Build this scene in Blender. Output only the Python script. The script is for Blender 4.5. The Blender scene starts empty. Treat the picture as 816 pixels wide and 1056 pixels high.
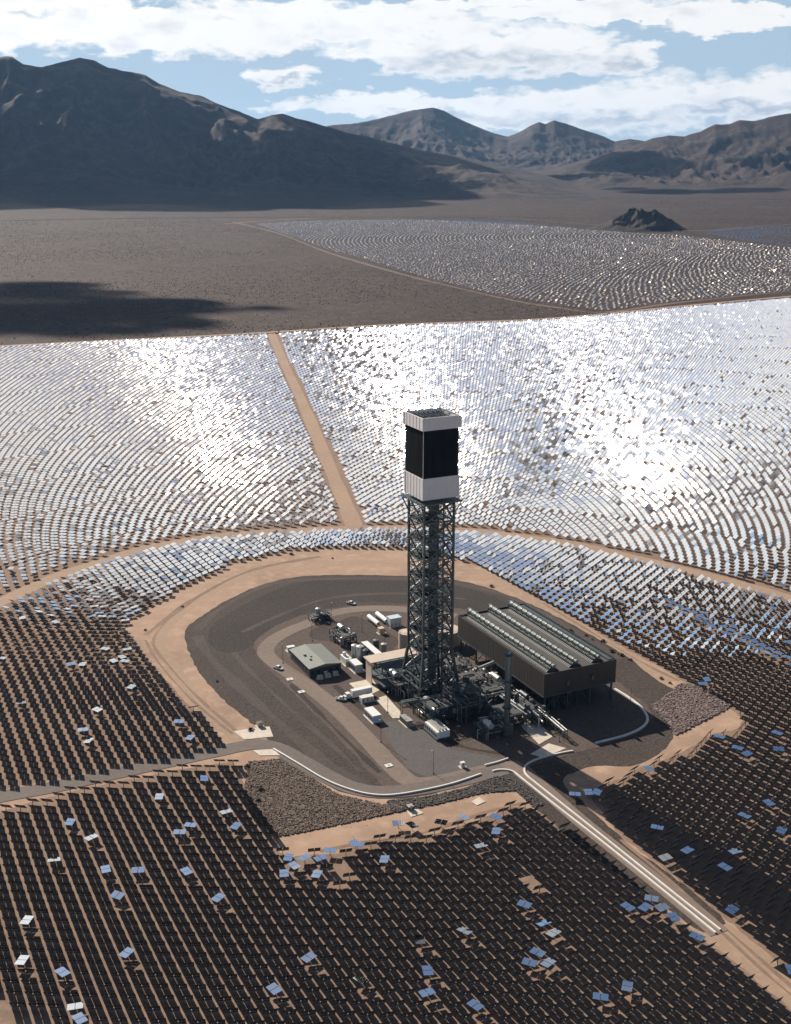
import bpy, math, random
import numpy as np
from mathutils import Vector, Matrix, Euler

SC = bpy.context.scene
COL = SC.collection
random.seed(7)
RNG = np.random.default_rng(11)
R = math.radians

# ------------------------------------------------------------------ camera
CAM_H = 245.0
PITCH = math.atan((528 - 175) / 1200.0)
cam = bpy.data.cameras.new('camera')
camo = bpy.data.objects.new('camera', cam)
COL.objects.link(camo)
cam.sensor_fit = 'VERTICAL'
cam.sensor_height = 24.0
cam.sensor_width = 24.0
cam.lens = 24.0 * 1200 / 1056
cam.clip_start = 1.0
cam.clip_end = 90000.0
camo.location = (0, 0, CAM_H)
camo.rotation_euler = (math.pi / 2 - PITCH, 0, 0)
SC.camera = camo

# ------------------------------------------------------------------ light
SUN_EL, SUN_AZ = 29.0, -35.0           # azimuth clockwise from +Y
S_DIR = np.array([math.sin(R(SUN_AZ)) * math.cos(R(SUN_EL)),
                  math.cos(R(SUN_AZ)) * math.cos(R(SUN_EL)), math.sin(R(SUN_EL))])
sl = bpy.data.lights.new('sun', 'SUN')
sl.energy = 5.0
sl.angle = R(0.53)
sl.color = (1.0, 0.90, 0.78)
so = bpy.data.objects.new('sun', sl)
COL.objects.link(so)
so.location = tuple(S_DIR * 3000)
so.rotation_euler = Vector(tuple(S_DIR)).to_track_quat('Z', 'Y').to_euler()

world = bpy.data.worlds.new('World')
SC.world = world
world.use_nodes = True
WN, WL = world.node_tree.nodes, world.node_tree.links
bg = WN['Background']
SKY_STRENGTH = 0.05


def wnode(t, **kw):
    n = WN.new(t)
    for k, v in kw.items():
        setattr(n, k, v)
    return n


def wmath(op, a, b=None, c=None, clamp=False):
    n = WN.new('ShaderNodeMath')
    n.operation = op
    n.use_clamp = clamp
    for i, v in enumerate((a, b, c)):
        if v is None:
            continue
        if isinstance(v, (int, float)):
            n.inputs[i].default_value = v
        else:
            WL.new(v, n.inputs[i])
    return n.outputs[0]


sky = wnode('ShaderNodeTexSky', sky_type='NISHITA', sun_disc=False)
sky.sun_elevation = R(SUN_EL)
sky.sun_rotation = R(SUN_AZ)
sky.altitude = 900
sky.air_density = 0.9
sky.dust_density = 0.35
sky.ozone_density = 2.0
tc = wnode('ShaderNodeTexCoord')
sep = wnode('ShaderNodeSeparateXYZ')
WL.new(tc.outputs['Generated'], sep.inputs[0])
dx, dy, dz = sep.outputs
hyp = wmath('SQRT', wmath('ADD', wmath('MULTIPLY', dx, dx), wmath('MULTIPLY', dy, dy)))
az = wmath('ARCTAN2', dx, dy)
el = wmath('ARCTAN2', dz, hyp)
azd = wmath('MULTIPLY', az, 57.2958)
eld = wmath('MULTIPLY', el, 57.2958)
cmb = wnode('ShaderNodeCombineXYZ')
WL.new(azd, cmb.inputs[0])
WL.new(wmath('MULTIPLY', eld, 2.3), cmb.inputs[1])


def wnoise(vec, scale, detail=6, rough=0.6, off=(0, 0, 0)):
    m = wnode('ShaderNodeMapping')
    WL.new(vec, m.inputs[0])
    m.inputs[1].default_value = off
    n = wnode('ShaderNodeTexNoise')
    WL.new(m.outputs[0], n.inputs['Vector'])
    n.inputs['Scale'].default_value = scale
    n.inputs['Detail'].default_value = detail
    n.inputs['Roughness'].default_value = rough
    return n.outputs[0]


n_big = wnoise(cmb.outputs[0], 0.30, 7, 0.52)
n_puff = wnoise(cmb.outputs[0], 0.85, 6, 0.5, (31, 7, 0))


def px2ae(px, py):
    x = (px - 408) / 1200.0
    y = -(py - 528) / 1200.0
    d = (x, math.cos(PITCH) + y * math.sin(PITCH), -math.sin(PITCH) + y * math.cos(PITCH))
    return math.degrees(math.atan2(d[0], d[1])), math.degrees(math.atan2(d[2], math.hypot(d[0], d[1])))


wpa = wmath('MULTIPLY', wmath('SUBTRACT', wnoise(cmb.outputs[0], 0.55, 5, 0.55, (3, 9, 2)), 0.5), 5.0)
wpe = wmath('MULTIPLY', wmath('SUBTRACT', wnoise(cmb.outputs[0], 0.7, 5, 0.55, (17, 5, 8)), 0.5), 1.6)
azw = wmath('ADD', azd, wpa)
elw = wmath('ADD', eld, wpe)
cst = wnode('ShaderNodeCombineXYZ')
WL.new(wmath('MULTIPLY', azw, 0.16), cst.inputs[0])
WL.new(wmath('MULTIPLY', elw, 1.3), cst.inputs[1])
n_streak = wnoise(cst.outputs[0], 1.0, 6, 0.5, (2, 2, 0))


def blob(px, py, rx, ry):
    """cloud centre and half-sizes given in degrees of sky"""
    a, e = px2ae(px, py)
    u = wmath('DIVIDE', wmath('SUBTRACT', azw, a), rx / 21.0)
    v = wmath('DIVIDE', wmath('SUBTRACT', elw, e), ry / 21.0)
    r2 = wmath('ADD', wmath('MULTIPLY', u, u), wmath('MULTIPLY', v, v))
    return wmath('SUBTRACT', 1.0, r2), v


acc = None
accv = None
# the banks and puffs of cloud over the ranges
for (px, py, rx, ry) in [(110, 33, 330, 24), (330, 24, 240, 24), (60, 4, 160, 10), (470, 52, 140, 28), (560, 50, 95, 27),
                         (655, 60, 46, 14), (288, 80, 48, 12), (660, 14, 260, 9), (780, 22, 120, 8), (540, 4, 240, 8),
                         (390, 106, 120, 12), (480, 118, 110, 20), (620, 112, 150, 24), (740, 102, 170, 26),
                         (860, 96, 150, 26)]:
    b, v = blob(px, py, rx, ry)
    acc = b if acc is None else wmath('MAXIMUM', acc, b)
acc = wmath('MAXIMUM', acc, -1.4)
dens_view = wmath('ADD', wmath('MULTIPLY', acc, 1.25), wmath('MULTIPLY', wmath('SUBTRACT', wmath('ADD', wmath('MULTIPLY', n_streak, 0.55), wmath('MULTIPLY', n_puff, 0.45)), 0.585), 3.6))
# broken cloud over the rest of the sky, laid out on a flat layer
zc = wmath('MAXIMUM', dz, 0.02)
c2 = wnode('ShaderNodeCombineXYZ')
WL.new(wmath('DIVIDE', dx, wmath('ADD', zc, 0.06)), c2.inputs[0])
WL.new(wmath('DIVIDE', dy, wmath('ADD', zc, 0.06)), c2.inputs[1])
n_over = wnoise(c2.outputs[0], 1.6, 9, 0.62, (4.2, 1.7, 0))
su = wmath('DIVIDE', wmath('ADD', azd, 22.0), 19.0)
sv = wmath('DIVIDE', wmath('SUBTRACT', eld, 22.0), 19.0)
sector = wmath('SUBTRACT', 1.0, wmath('ADD', wmath('MULTIPLY', su, su), wmath('MULTIPLY', sv, sv)), clamp=True)
dens_over = wmath('ADD', wmath('MULTIPLY', wmath('SUBTRACT', n_over, 0.56), 9.0), wmath('MULTIPLY', sector, 1.6))
hi = wmath('MULTIPLY', wmath('SUBTRACT', eld, 8.0), 0.25, clamp=True)
dens = wmath('ADD', wmath('MULTIPLY', dens_view, wmath('SUBTRACT', 1.0, hi)), wmath('MULTIPLY', dens_over, hi))
mask = wmath('MULTIPLY', wmath('ADD', dens, 0.18), 1.7, clamp=True)
thick = wmath('MULTIPLY', wmath('SUBTRACT', dens, 0.22), 1.3, clamp=True)
n_grey = wnoise(cmb.outputs[0], 0.45, 4, 0.5, (11, 3.1, 0))
gb = None
for q in ((515, 70, 150, 17), (655, 68, 40, 9), (292, 88, 44, 8), (640, 128, 190, 13), (790, 118, 120, 14), (440, 122, 60, 8)):
    b_, v_ = blob(*q)
    gb = b_ if gb is None else wmath('MAXIMUM', gb, b_)
greyf = wmath('MULTIPLY', thick, wmath('ADD', wmath('MULTIPLY', wmath('SUBTRACT', n_grey, 0.50), 2.5, clamp=True), wmath('MULTIPLY', gb, 1.3, clamp=True), clamp=True))
# clouds near the sun are brighter
dp = wnode('ShaderNodeVectorMath', operation='DOT_PRODUCT')
WL.new(tc.outputs['Generated'], dp.inputs[0])
dp.inputs[1].default_value = tuple(S_DIR)
near = wmath('POWER', wmath('MAXIMUM', dp.outputs['Value'], 0.0), 9.0)
lum_low = wmath('ADD', wmath('MULTIPLY', near, 5.0), 12.5)
near2 = wmath('POWER', wmath('MAXIMUM', dp.outputs['Value'], 0.0), 40.0)
lum_high = wmath('ADD', wmath('MULTIPLY', near, 10.0), 4.0)
front = wmath('ADD', 0.30, wmath('MULTIPLY', wmath('ADD', dy, 0.1), 0.9, clamp=True))
lum_low = wmath('MULTIPLY', lum_low, wmath('MINIMUM', front, 1.0))
lum = wmath('ADD', wmath('MULTIPLY', lum_low, wmath('SUBTRACT', 1.0, hi)), wmath('MULTIPLY', lum_high, hi))
ccol = wnode('ShaderNodeMix', data_type='RGBA')
WL.new(greyf, ccol.inputs['Factor'])
ccol.inputs['A'].default_value = (1.0, 0.985, 0.96, 1)
ccol.inputs['B'].default_value = (0.52, 0.57, 0.64, 1)
cl = wnode('ShaderNodeVectorMath', operation='SCALE')
WL.new(ccol.outputs['Result'], cl.inputs[0])
WL.new(lum, cl.inputs['Scale'])
# clear air: the sky model, softened and cooled towards the horizon by the dry haze
hz = wnode('ShaderNodeMix', data_type='RGBA')
WL.new(sky.outputs[0], hz.inputs['A'])
hz.inputs['B'].default_value = (5.6, 7.3, 8.9, 1)
hf = wmath('SUBTRACT', 1.0, wmath('MULTIPLY', wmath('SUBTRACT', eld, 7.5), 0.30, clamp=True))
WL.new(wmath('MULTIPLY', wmath('MULTIPLY', hf, 0.85), wmath('ADD', dy, 0.15, clamp=True)), hz.inputs['Factor'])
skm = wnode('ShaderNodeMix', data_type='RGBA')
WL.new(mask, skm.inputs['Factor'])
aur = wmath('POWER', wmath('MAXIMUM', dp.outputs['Value'], 0.0), 9.0)
aurc = wnode('ShaderNodeVectorMath', operation='SCALE')
aurc.inputs[0].default_value = (1.0, 1.03, 1.08)
WL.new(wmath('MULTIPLY', wmath('MULTIPLY', aur, hi), 4.0), aurc.inputs['Scale'])
skyadd = wnode('ShaderNodeVectorMath', operation='ADD')
WL.new(hz.outputs['Result'], skyadd.inputs[0])
WL.new(aurc.outputs[0], skyadd.inputs[1])
WL.new(skyadd.outputs[0], skm.inputs['A'])
WL.new(cl.outputs[0], skm.inputs['B'])
WL.new(skm.outputs['Result'], bg.inputs[0])
bg.inputs[1].default_value = SKY_STRENGTH

SC.view_settings.view_transform = 'Standard'
SC.view_settings.look = 'None'
SC.view_settings.gamma = 1.0
SC.view_settings.exposure = 0.68
SC.cycles.max_bounces = 5
SC.cycles.diffuse_bounces = 2
SC.cycles.glossy_bounces = 3
SC.cycles.volume_bounces = 0
SC.cycles.caustics_reflective = False
SC.cycles.caustics_refractive = False
SC.cycles.use_denoising = True
SC.cycles.denoiser = 'OPENIMAGEDENOISE'
SC.cycles.denoising_input_passes = 'RGB_ALBEDO_NORMAL'

# ------------------------------------------------------------------ geometry of the view -> ground
CP, SP = math.cos(PITCH), math.sin(PITCH)
SLOPE, SLY = 0.020, 2800.0


def zt(y):
    return np.maximum(0.0, np.asarray(y) - SLY) * SLOPE


def ray(px, py):
    x = (px - 408) / 1200.0
    y = -(py - 528) / 1200.0
    return np.array([x, CP + y * SP, -SP + y * CP])


def G(px, py, z=0.0):
    """ground point seen at a pixel of the photograph (desert plain, optionally a level z)"""
    d = ray(px, py)
    t = (z - CAM_H) / d[2] if d[2] < -1e-6 else 1e9
    if t * d[1] > SLY or t < 0:
        t = (-SLOPE * SLY - CAM_H) / (d[2] - SLOPE * d[1])
    return np.array([d[0] * t, d[1] * t])


def proj(x, y, z):
    x, y, z = np.asarray(x, float), np.asarray(y, float), np.asarray(z, float) - CAM_H
    Z = y * CP - z * SP
    return 408 + 1200 * x / Z, 528 - 1200 * (y * SP + z * CP) / Z


TX, TY = 16.5, 516.0
AX = R(26)
UX, UY = math.cos(AX), math.sin(AX)
VX, VY = -math.sin(AX), math.cos(AX)


def PL(u, v):
    return (TX + u * UX + v * VX, TY + u * UY + v * VY)


def LP(px, py, z=0.0):
    g = G(px, py, z)
    a, b = g[0] - TX, g[1] - TY
    return (a * UX + b * UY, a * VX + b * VY)


# ------------------------------------------------------------------ materials
MATS = {}


def mat(name, col, rough=0.7, metal=0.0, var=0.0, scale=0.5, col2=None, bump=0.0, detail=5, stretch=None):
    m = bpy.data.materials.new(name)
    m.use_nodes = True
    N, L = m.node_tree.nodes, m.node_tree.links
    b = N['Principled BSDF']
    b.inputs['Roughness'].default_value = rough
    b.inputs['Metallic'].default_value = metal
    c = (*col, 1)
    if var > 0 or col2:
        t = N.new('ShaderNodeTexCoord')
        mp = N.new('ShaderNodeMapping')
        L.new(t.outputs['Object'], mp.inputs[0])
        if stretch:
            mp.inputs[3].default_value = stretch
        nz = N.new('ShaderNodeTexNoise')
        nz.inputs['Scale'].default_value = scale
        nz.inputs['Detail'].default_value = detail
        nz.inputs['Roughness'].default_value = 0.65
        L.new(mp.outputs[0], nz.inputs['Vector'])
        rp = N.new('ShaderNodeValToRGB')
        rp.color_ramp.elements[0].position = 0.32
        rp.color_ramp.elements[1].position = 0.68
        if col2:
            rp.color_ramp.elements[0].color = c
            rp.color_ramp.elements[1].color = (*col2, 1)
        else:
            rp.color_ramp.elements[0].color = (*[x * (1 - var) for x in col], 1)
            rp.color_ramp.elements[1].color = (*[min(1, x * (1 + var)) for x in col], 1)
        L.new(nz.outputs[0], rp.inputs[0])
        L.new(rp.outputs[0], b.inputs['Base Color'])
        if bump:
            bp = N.new('ShaderNodeBump')
            bp.inputs['Strength'].default_value = bump
            bp.inputs['Distance'].default_value = 0.5
            L.new(nz.outputs[0], bp.inputs['Height'])
            L.new(bp.outputs[0], b.inputs['Normal'])
    else:
        b.inputs['Base Color'].default_value = c
    MATS[name] = m
    return m


def ground_mat(name, cols, scales, speck=None, bump=0.3, rough=0.95, wash=None):
    """cols: three colours mixed by two noises; speck: (colour, scale, amount)"""
    m = bpy.data.materials.new(name)
    m.use_nodes = True
    N, L = m.node_tree.nodes, m.node_tree.links
    b = N['Principled BSDF']
    b.inputs['Roughness'].default_value = rough
    b.inputs['Specular IOR Level'].default_value = 0.15
    t = N.new('ShaderNodeTexCoord')

    def nz(scale, det=6, st=None):
        n = N.new('ShaderNodeTexNoise')
        n.inputs['Scale'].default_value = scale
        n.inputs['Detail'].default_value = det
        n.inputs['Roughness'].default_value = 0.6
        if st:
            mp = N.new('ShaderNodeMapping')
            mp.inputs[2].default_value = (0, 0, st[1])
            mp.inputs[3].default_value = st[0]
            L.new(t.outputs['Object'], mp.inputs[0])
            L.new(mp.outputs[0], n.inputs['Vector'])
        else:
            L.new(t.outputs['Object'], n.inputs['Vector'])
        return n.outputs[0]

    def ramp(v, lo, hi):
        r = N.new('ShaderNodeMapRange')
        r.inputs[1].default_value = lo
        r.inputs[2].default_value = hi
        L.new(v, r.inputs[0])
        return r.outputs[0]

    def mix(f, a, c):
        x = N.new('ShaderNodeMix')
        x.data_type = 'RGBA'
        L.new(f, x.inputs['Factor'])
        for key, val in (('A', a), ('B', c)):
            if isinstance(val, tuple):
                x.inputs[key].default_value = (*val, 1)
            else:
                L.new(val, x.inputs[key])
        return x.outputs['Result']
    n1 = nz(scales[0])
    n2 = nz(scales[1], 4)
    c = mix(ramp(n1, 0.35, 0.65), cols[0], cols[1])
    c = mix(ramp(n2, 0.48, 0.72), c, cols[2])
    hgt = n2
    if speck:
        for (sc, ssc, amt) in speck:
            v = N.new('ShaderNodeTexVoronoi')
            v.inputs['Scale'].default_value = ssc
            L.new(t.outputs['Object'], v.inputs['Vector'])
            f = ramp(v.outputs['Distance'], amt, amt * 0.55)
            c = mix(f, c, sc)
    if wash:
        for (wc, wsc, wth, st) in wash:
            a_ = N.new('ShaderNodeMath')
            a_.operation = 'ABSOLUTE'
            s_ = N.new('ShaderNodeMath')
            s_.operation = 'SUBTRACT'
            L.new(nz(wsc, 4, st), s_.inputs[0])
            s_.inputs[1].default_value = 0.5
            L.new(s_.outputs[0], a_.inputs[0])
            c = mix(ramp(a_.outputs[0], wth, wth * 0.2), c, wc)
    L.new(c, b.inputs['Base Color'])
    if bump:
        bp = N.new('ShaderNodeBump')
        bp.inputs['Strength'].default_value = bump
        bp.inputs['Distance'].default_value = 0.6
        L.new(hgt, bp.inputs['Height'])
        L.new(bp.outputs[0], b.inputs['Normal'])
    MATS[name] = m
    return m


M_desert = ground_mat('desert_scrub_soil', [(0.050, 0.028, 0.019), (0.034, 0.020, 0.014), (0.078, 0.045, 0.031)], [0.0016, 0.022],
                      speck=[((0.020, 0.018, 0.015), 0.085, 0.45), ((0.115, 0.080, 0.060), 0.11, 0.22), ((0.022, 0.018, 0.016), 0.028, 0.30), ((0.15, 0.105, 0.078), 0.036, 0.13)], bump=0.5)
M_field = ground_mat('field_soil', [(0.255, 0.172, 0.122), (0.20, 0.138, 0.102), (0.29, 0.20, 0.146)], [0.012, 0.25],
                     speck=[((0.12, 0.085, 0.06), 0.55, 0.16)], bump=0.3)
M_graded = ground_mat('graded_earth', [(0.40, 0.268, 0.187), (0.295, 0.200, 0.142), (0.45, 0.315, 0.226)], [0.02, 0.12],
                      speck=[((0.20, 0.14, 0.10), 0.22, 0.10)], bump=0.25)
M_gravel = ground_mat('dark_gravel', [(0.072, 0.056, 0.048), (0.055, 0.044, 0.039), (0.092, 0.073, 0.061)], [0.03, 0.6],
                      speck=[((0.022, 0.020, 0.019), 0.9, 0.35), ((0.12, 0.10, 0.085), 1.3, 0.20)], bump=0.6)
M_gravel2 = ground_mat('basin_gravel', [(0.048, 0.039, 0.036), (0.036, 0.031, 0.029), (0.064, 0.052, 0.047)], [0.03, 0.7],
                       speck=[((0.05, 0.047, 0.045), 0.9, 0.35), ((0.16, 0.14, 0.12), 1.1, 0.2)], bump=0.6)
M_yard = ground_mat('yard_gravel', [(0.108, 0.082, 0.068), (0.085, 0.066, 0.056), (0.135, 0.103, 0.084)], [0.05, 0.5],
                    speck=[((0.12, 0.10, 0.088), 0.5, 0.3)], bump=0.25)
M_bluegravel = ground_mat('pale_gravel', [(0.115, 0.106, 0.102), (0.098, 0.091, 0.088), (0.135, 0.124, 0.117)], [0.08, 0.7],
                          speck=[((0.14, 0.13, 0.125), 0.8, 0.25)], bump=0.2)
M_road = ground_mat('packed_road', [(0.21, 0.165, 0.133), (0.18, 0.143, 0.118), (0.24, 0.188, 0.15)], [0.03, 0.4], bump=0.1)
M_dirtroad = ground_mat('dirt_track', [(0.36, 0.25, 0.175), (0.31, 0.22, 0.155), (0.40, 0.28, 0.20)], [0.02, 0.3], bump=0.2)
M_fartrack = ground_mat('faint_track_soil', [(0.15, 0.105, 0.08), (0.12, 0.085, 0.066), (0.18, 0.13, 0.10)], [0.02, 0.3], bump=0.2)
M_asph = ground_mat('pale_asphalt', [(0.165, 0.140, 0.122), (0.143, 0.122, 0.108), (0.19, 0.160, 0.138)], [0.03, 0.5], bump=0.1)
M_conc = mat('concrete', (0.56, 0.49, 0.40), 0.9, var=0.14, scale=0.35)
M_concw = mat('white_concrete', (0.66, 0.62, 0.56), 0.85, var=0.10, scale=0.3)
M_rock = mat('riprap_rock', (0.07, 0.052, 0.042), 0.9, col2=(0.24, 0.175, 0.13), scale=0.9, detail=2)
M_rockp = mat('pinkish_rock', (0.085, 0.060, 0.055), 0.9, col2=(0.30, 0.22, 0.19), scale=0.9, detail=2)
M_rockd = mat('dark_rock_fill', (0.05, 0.044, 0.040), 0.9, col2=(0.13, 0.11, 0.095), scale=0.9, detail=2)
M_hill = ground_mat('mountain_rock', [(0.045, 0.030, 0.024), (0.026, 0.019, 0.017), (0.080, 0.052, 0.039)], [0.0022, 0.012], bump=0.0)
M_knob = ground_mat('dark_hill_rock', [(0.05, 0.042, 0.038), (0.04, 0.035, 0.033), (0.07, 0.055, 0.047)], [0.01, 0.05], bump=0.4)
M_steel = mat('dark_steel', (0.050, 0.066, 0.072), 0.55, 0.25, var=0.25, scale=0.3)
M_steel2 = mat('blue_grey_steel', (0.080, 0.105, 0.115), 0.5, 0.3, var=0.2, scale=0.3)
M_galv = mat('galvanised_steel', (0.42, 0.42, 0.40), 0.45, 0.55, var=0.15, scale=0.4)
M_pipe = mat('insulated_pipe', (0.52, 0.51, 0.49), 0.42, 0.35, var=0.15, scale=0.5)
M_brownclad = mat('brown_cladding', (0.040, 0.031, 0.028), 0.7, 0.0, var=0.12, scale=0.15, stretch=(1, 1, 0.1))
M_rollroof = mat('sage_roof', (0.17, 0.18, 0.155), 0.7, 0.0, var=0.10, scale=0.4)
M_dark = mat('dark_wall', (0.045, 0.042, 0.040), 0.7, var=0.15, scale=0.5)
M_beige = mat('beige_panel', (0.52, 0.42, 0.32), 0.75, var=0.06, scale=0.3)
M_white = mat('white_paint', (0.72, 0.71, 0.68), 0.5, var=0.05, scale=0.6)
M_bluew = mat('pale_blue_paint', (0.50, 0.58, 0.62), 0.5, var=0.06, scale=0.6)
M_wshield = mat('white_heat_shield', (0.92, 0.87, 0.82), 0.8, var=0.04, scale=0.22)
M_black = mat('black_absorber', (0.014, 0.017, 0.021), 0.9, 0.0, var=0.35, scale=0.25, stretch=(1, 1, 0.15))
M_black.node_tree.nodes['Principled BSDF'].inputs['Specular IOR Level'].default_value = 0.12
M_glass = mat('dark_glass', (0.02, 0.03, 0.04), 0.08)
M_tyre = mat('tyre_rubber', (0.02, 0.02, 0.02), 0.9)
M_grate = mat('fan_deck_grating', (0.058, 0.055, 0.052), 0.8, 0.0, var=0.12, scale=0.5)
M_fin = mat('finned_bundle', (0.095, 0.094, 0.088), 0.7, 0.1, var=0.12, scale=0.5)
M_duct = mat('duct_metal', (0.21, 0.225, 0.20), 0.65, 0.1, var=0.2, scale=0.25)
M_sage = mat('sage_tank', (0.20, 0.21, 0.15), 0.6, var=0.1, scale=0.4)
M_red = mat('red_paint', (0.35, 0.08, 0.05), 0.5)
M_shrub = mat('shrub_leaves', (0.055, 0.048, 0.030), 0.9, var=0.4, scale=2.0)
M_cloud = mat('cloud_vapour', (0.9, 0.9, 0.9), 1.0)
_n, _l = M_cloud.node_tree.nodes, M_cloud.node_tree.links
_tr = _n.new('ShaderNodeBsdfTranslucent')
_tr.inputs[0].default_value = (0.95, 0.95, 0.95, 1)
_mx = _n.new('ShaderNodeMixShader')
_mx.inputs[0].default_value = 0.65
_l.new(_n['Principled BSDF'].outputs[0], _mx.inputs[1])
_l.new(_tr.outputs[0], _mx.inputs[2])
_tp = _n.new('ShaderNodeBsdfTransparent')
_m2 = _n.new('ShaderNodeMixShader')
_m2.inputs[0].default_value = 0.35
_l.new(_mx.outputs[0], _m2.inputs[1])
_l.new(_tp.outputs[0], _m2.inputs[2])
_l.new(_m2.outputs[0], _n['Material Output'].inputs['Surface'])

M_mirror = mat('mirror_glass', (0.80, 0.82, 0.84), 0.030, 1.0)
M_farmir = mat('warm_tinted_mirror', (0.66, 0.58, 0.50), 0.20, 1.0)  # warm tint and roughness put the beige of far reflections into the mirror colour
M_back = mat('mirror_back', (0.022, 0.016, 0.013), 0.6, 0.0)
M_frame = mat('mirror_frame', (0.30, 0.28, 0.26), 0.6, 0.2)


# ------------------------------------------------------------------ mesh helpers
class MB:
    def __init__(s):
        s.v, s.f, s.m = [], [], []

    def quad(s, pts, mi=0):
        b = len(s.v)
        s.v += [tuple(p) for p in pts]
        s.f.append(tuple(range(b, b + len(pts))))
        s.m.append(mi)

    def box(s, c, d, rz=0.0, mi=0, frame=None):
        """c centre, d sizes; rotated about z by rz"""
        cx, cy, cz = c
        hx, hy, hz = d[0] / 2, d[1] / 2, d[2] / 2
        ca, sa = math.cos(rz), math.sin(rz)
        b = len(s.v)
        for sz in (-1, 1):
            for sx, sy in ((-1, -1), (1, -1), (1, 1), (-1, 1)):
                x, y = sx * hx, sy * hy
                s.v.append((cx + x * ca - y * sa, cy + x * sa + y * ca, cz + sz * hz))
        for q in ((3, 2, 1, 0), (4, 5, 6, 7), (0, 1, 5, 4), (1, 2, 6, 5), (2, 3, 7, 6), (3, 0, 4, 7)):
            s.f.append(tuple(b + i for i in q))
            s.m.append(mi)

    def bar(s, p, q, w, n=4, mi=0, w2=None):
        p, q = Vector(p), Vector(q)
        d = (q - p)
        if d.length < 1e-5:
            return
        d.normalize()
        up = Vector((0, 0, 1)) if abs(d.z) < 0.95 else Vector((1, 0, 0))
        a = d.cross(up).normalized()
        c = d.cross(a).normalized()
        b = len(s.v)
        w2 = w if w2 is None else w2
        for (pt, ww) in ((p, w), (q, w2)):
            for i in range(n):
                t = 2 * math.pi * (i + 0.5) / n
                r = ww / 2 * (1.414 if n == 4 else 1)
                s.v.append(tuple(pt + a * math.cos(t) * r + c * math.sin(t) * r))
        for i in range(n):
            j = (i + 1) % n
            s.f.append((b + i, b + j, b + n + j, b + n + i))
            s.m.append(mi)
        s.f.append(tuple(b + i for i in range(n))[::-1])
        s.f.append(tuple(b + n + i for i in range(n)))
        s.m += [mi, mi]

    def path(s, pts, w, n=8, mi=0):
        for a, b in zip(pts[:-1], pts[1:]):
            s.bar(a, b, w, n, mi)

    def cyl(s, c, r, h, n=24, mi=0, r2=None, dome=0.0):
        r2 = r if r2 is None else r2
        b = len(s.v)
        for i in range(n):
            t = 2 * math.pi * i / n
            s.v.append((c[0] + r * math.cos(t), c[1] + r * math.sin(t), c[2]))
        for i in range(n):
            t = 2 * math.pi * i / n
            s.v.append((c[0] + r2 * math.cos(t), c[1] + r2 * math.sin(t), c[2] + h))
        s.v.append((c[0], c[1], c[2] + h + dome))
        for i in range(n):
            j = (i + 1) % n
            s.f.append((b + i, b + j, b + n + j, b + n + i))
            s.m.append(mi)
            s.f.append((b + n + i, b + n + j, b + 2 * n))
            s.m.append(mi)
        s.f.append(tuple(b + i for i in range(n))[::-1])
        s.m.append(mi)

    def build(s, name, mats, parent=None, smooth=False):
        me = bpy.data.meshes.new(name)
        me.from_pydata(s.v, [], s.f)
        if not isinstance(mats, (list, tuple)):
            mats = [mats]
        for m in mats:
            me.materials.append(m)
        me.polygons.foreach_set('material_index', s.m)
        if smooth:
            me.polygons.foreach_set('use_smooth', [True] * len(s.f))
        me.update()
        o = bpy.data.objects.new(name, me)
        COL.objects.link(o)
        if parent:
            o.parent = parent
        return o


def tag(o, label=None, cat=None, group=None, kind=None):
    if label:
        o['label'] = label
    if cat:
        o['category'] = cat
    if group:
        o['group'] = group
    if kind:
        o['kind'] = kind
    return o


def thing(name, label, cat, loc, rz=0.0, group=None):
    o = bpy.data.objects.new(name, None)
    COL.objects.link(o)
    o.empty_display_size = 0.5
    o.location = loc
    o.rotation_euler = (0, 0, rz)
    return tag(o, label, cat, group)


def one(name, label, cat, mb, mats, loc=(0, 0, 0), rz=0, group=None):
    o = mb.build(name, mats)
    o.location = loc
    o.rotation_euler = (0, 0, rz)
    return tag(o, label, cat, group)


# smooth closed / open curves through traced points
def spline(pts, n=6, closed=False):
    P = [np.array(p, float) for p in pts]
    out = []
    N = len(P)
    rng = range(N) if closed else range(N - 1)
    for i in rng:
        p1, p2 = P[i % N], P[(i + 1) % N]
        p0 = P[(i - 1) % N] if (closed or i > 0) else p1
        p3 = P[(i + 2) % N] if (closed or i + 2 < N) else p2
        for k in range(n):
            t = k / n
            out.append(0.5 * ((2 * p1) + (-p0 + p2) * t + (2 * p0 - 5 * p1 + 4 * p2 - p3) * t * t + (-p0 + 3 * p1 - 3 * p2 + p3) * t ** 3))
    if not closed:
        out.append(P[-1])
    return out


def earcut_sheet(name, world_pts, z, m, parent=None):
    import mathutils.geometry as mg
    pts = [Vector((float(p[0]), float(p[1]), 0)) for p in world_pts]
    tris = mg.tessellate_polygon([pts])
    me = bpy.data.meshes.new(name)
    fs = []
    for t in tris:
        a, b, c = [pts[i] for i in t]
        if (b - a).cross(c - a).z < 0:
            t = (t[0], t[2], t[1])
        fs.append(tuple(t))
    me.from_pydata([(p.x, p.y, float(zt(p.y)) + z) for p in pts], [], fs)
    me.materials.append(m)
    o = bpy.data.objects.new(name, me)
    COL.objects.link(o)
    return tag(o, kind='structure')


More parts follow.
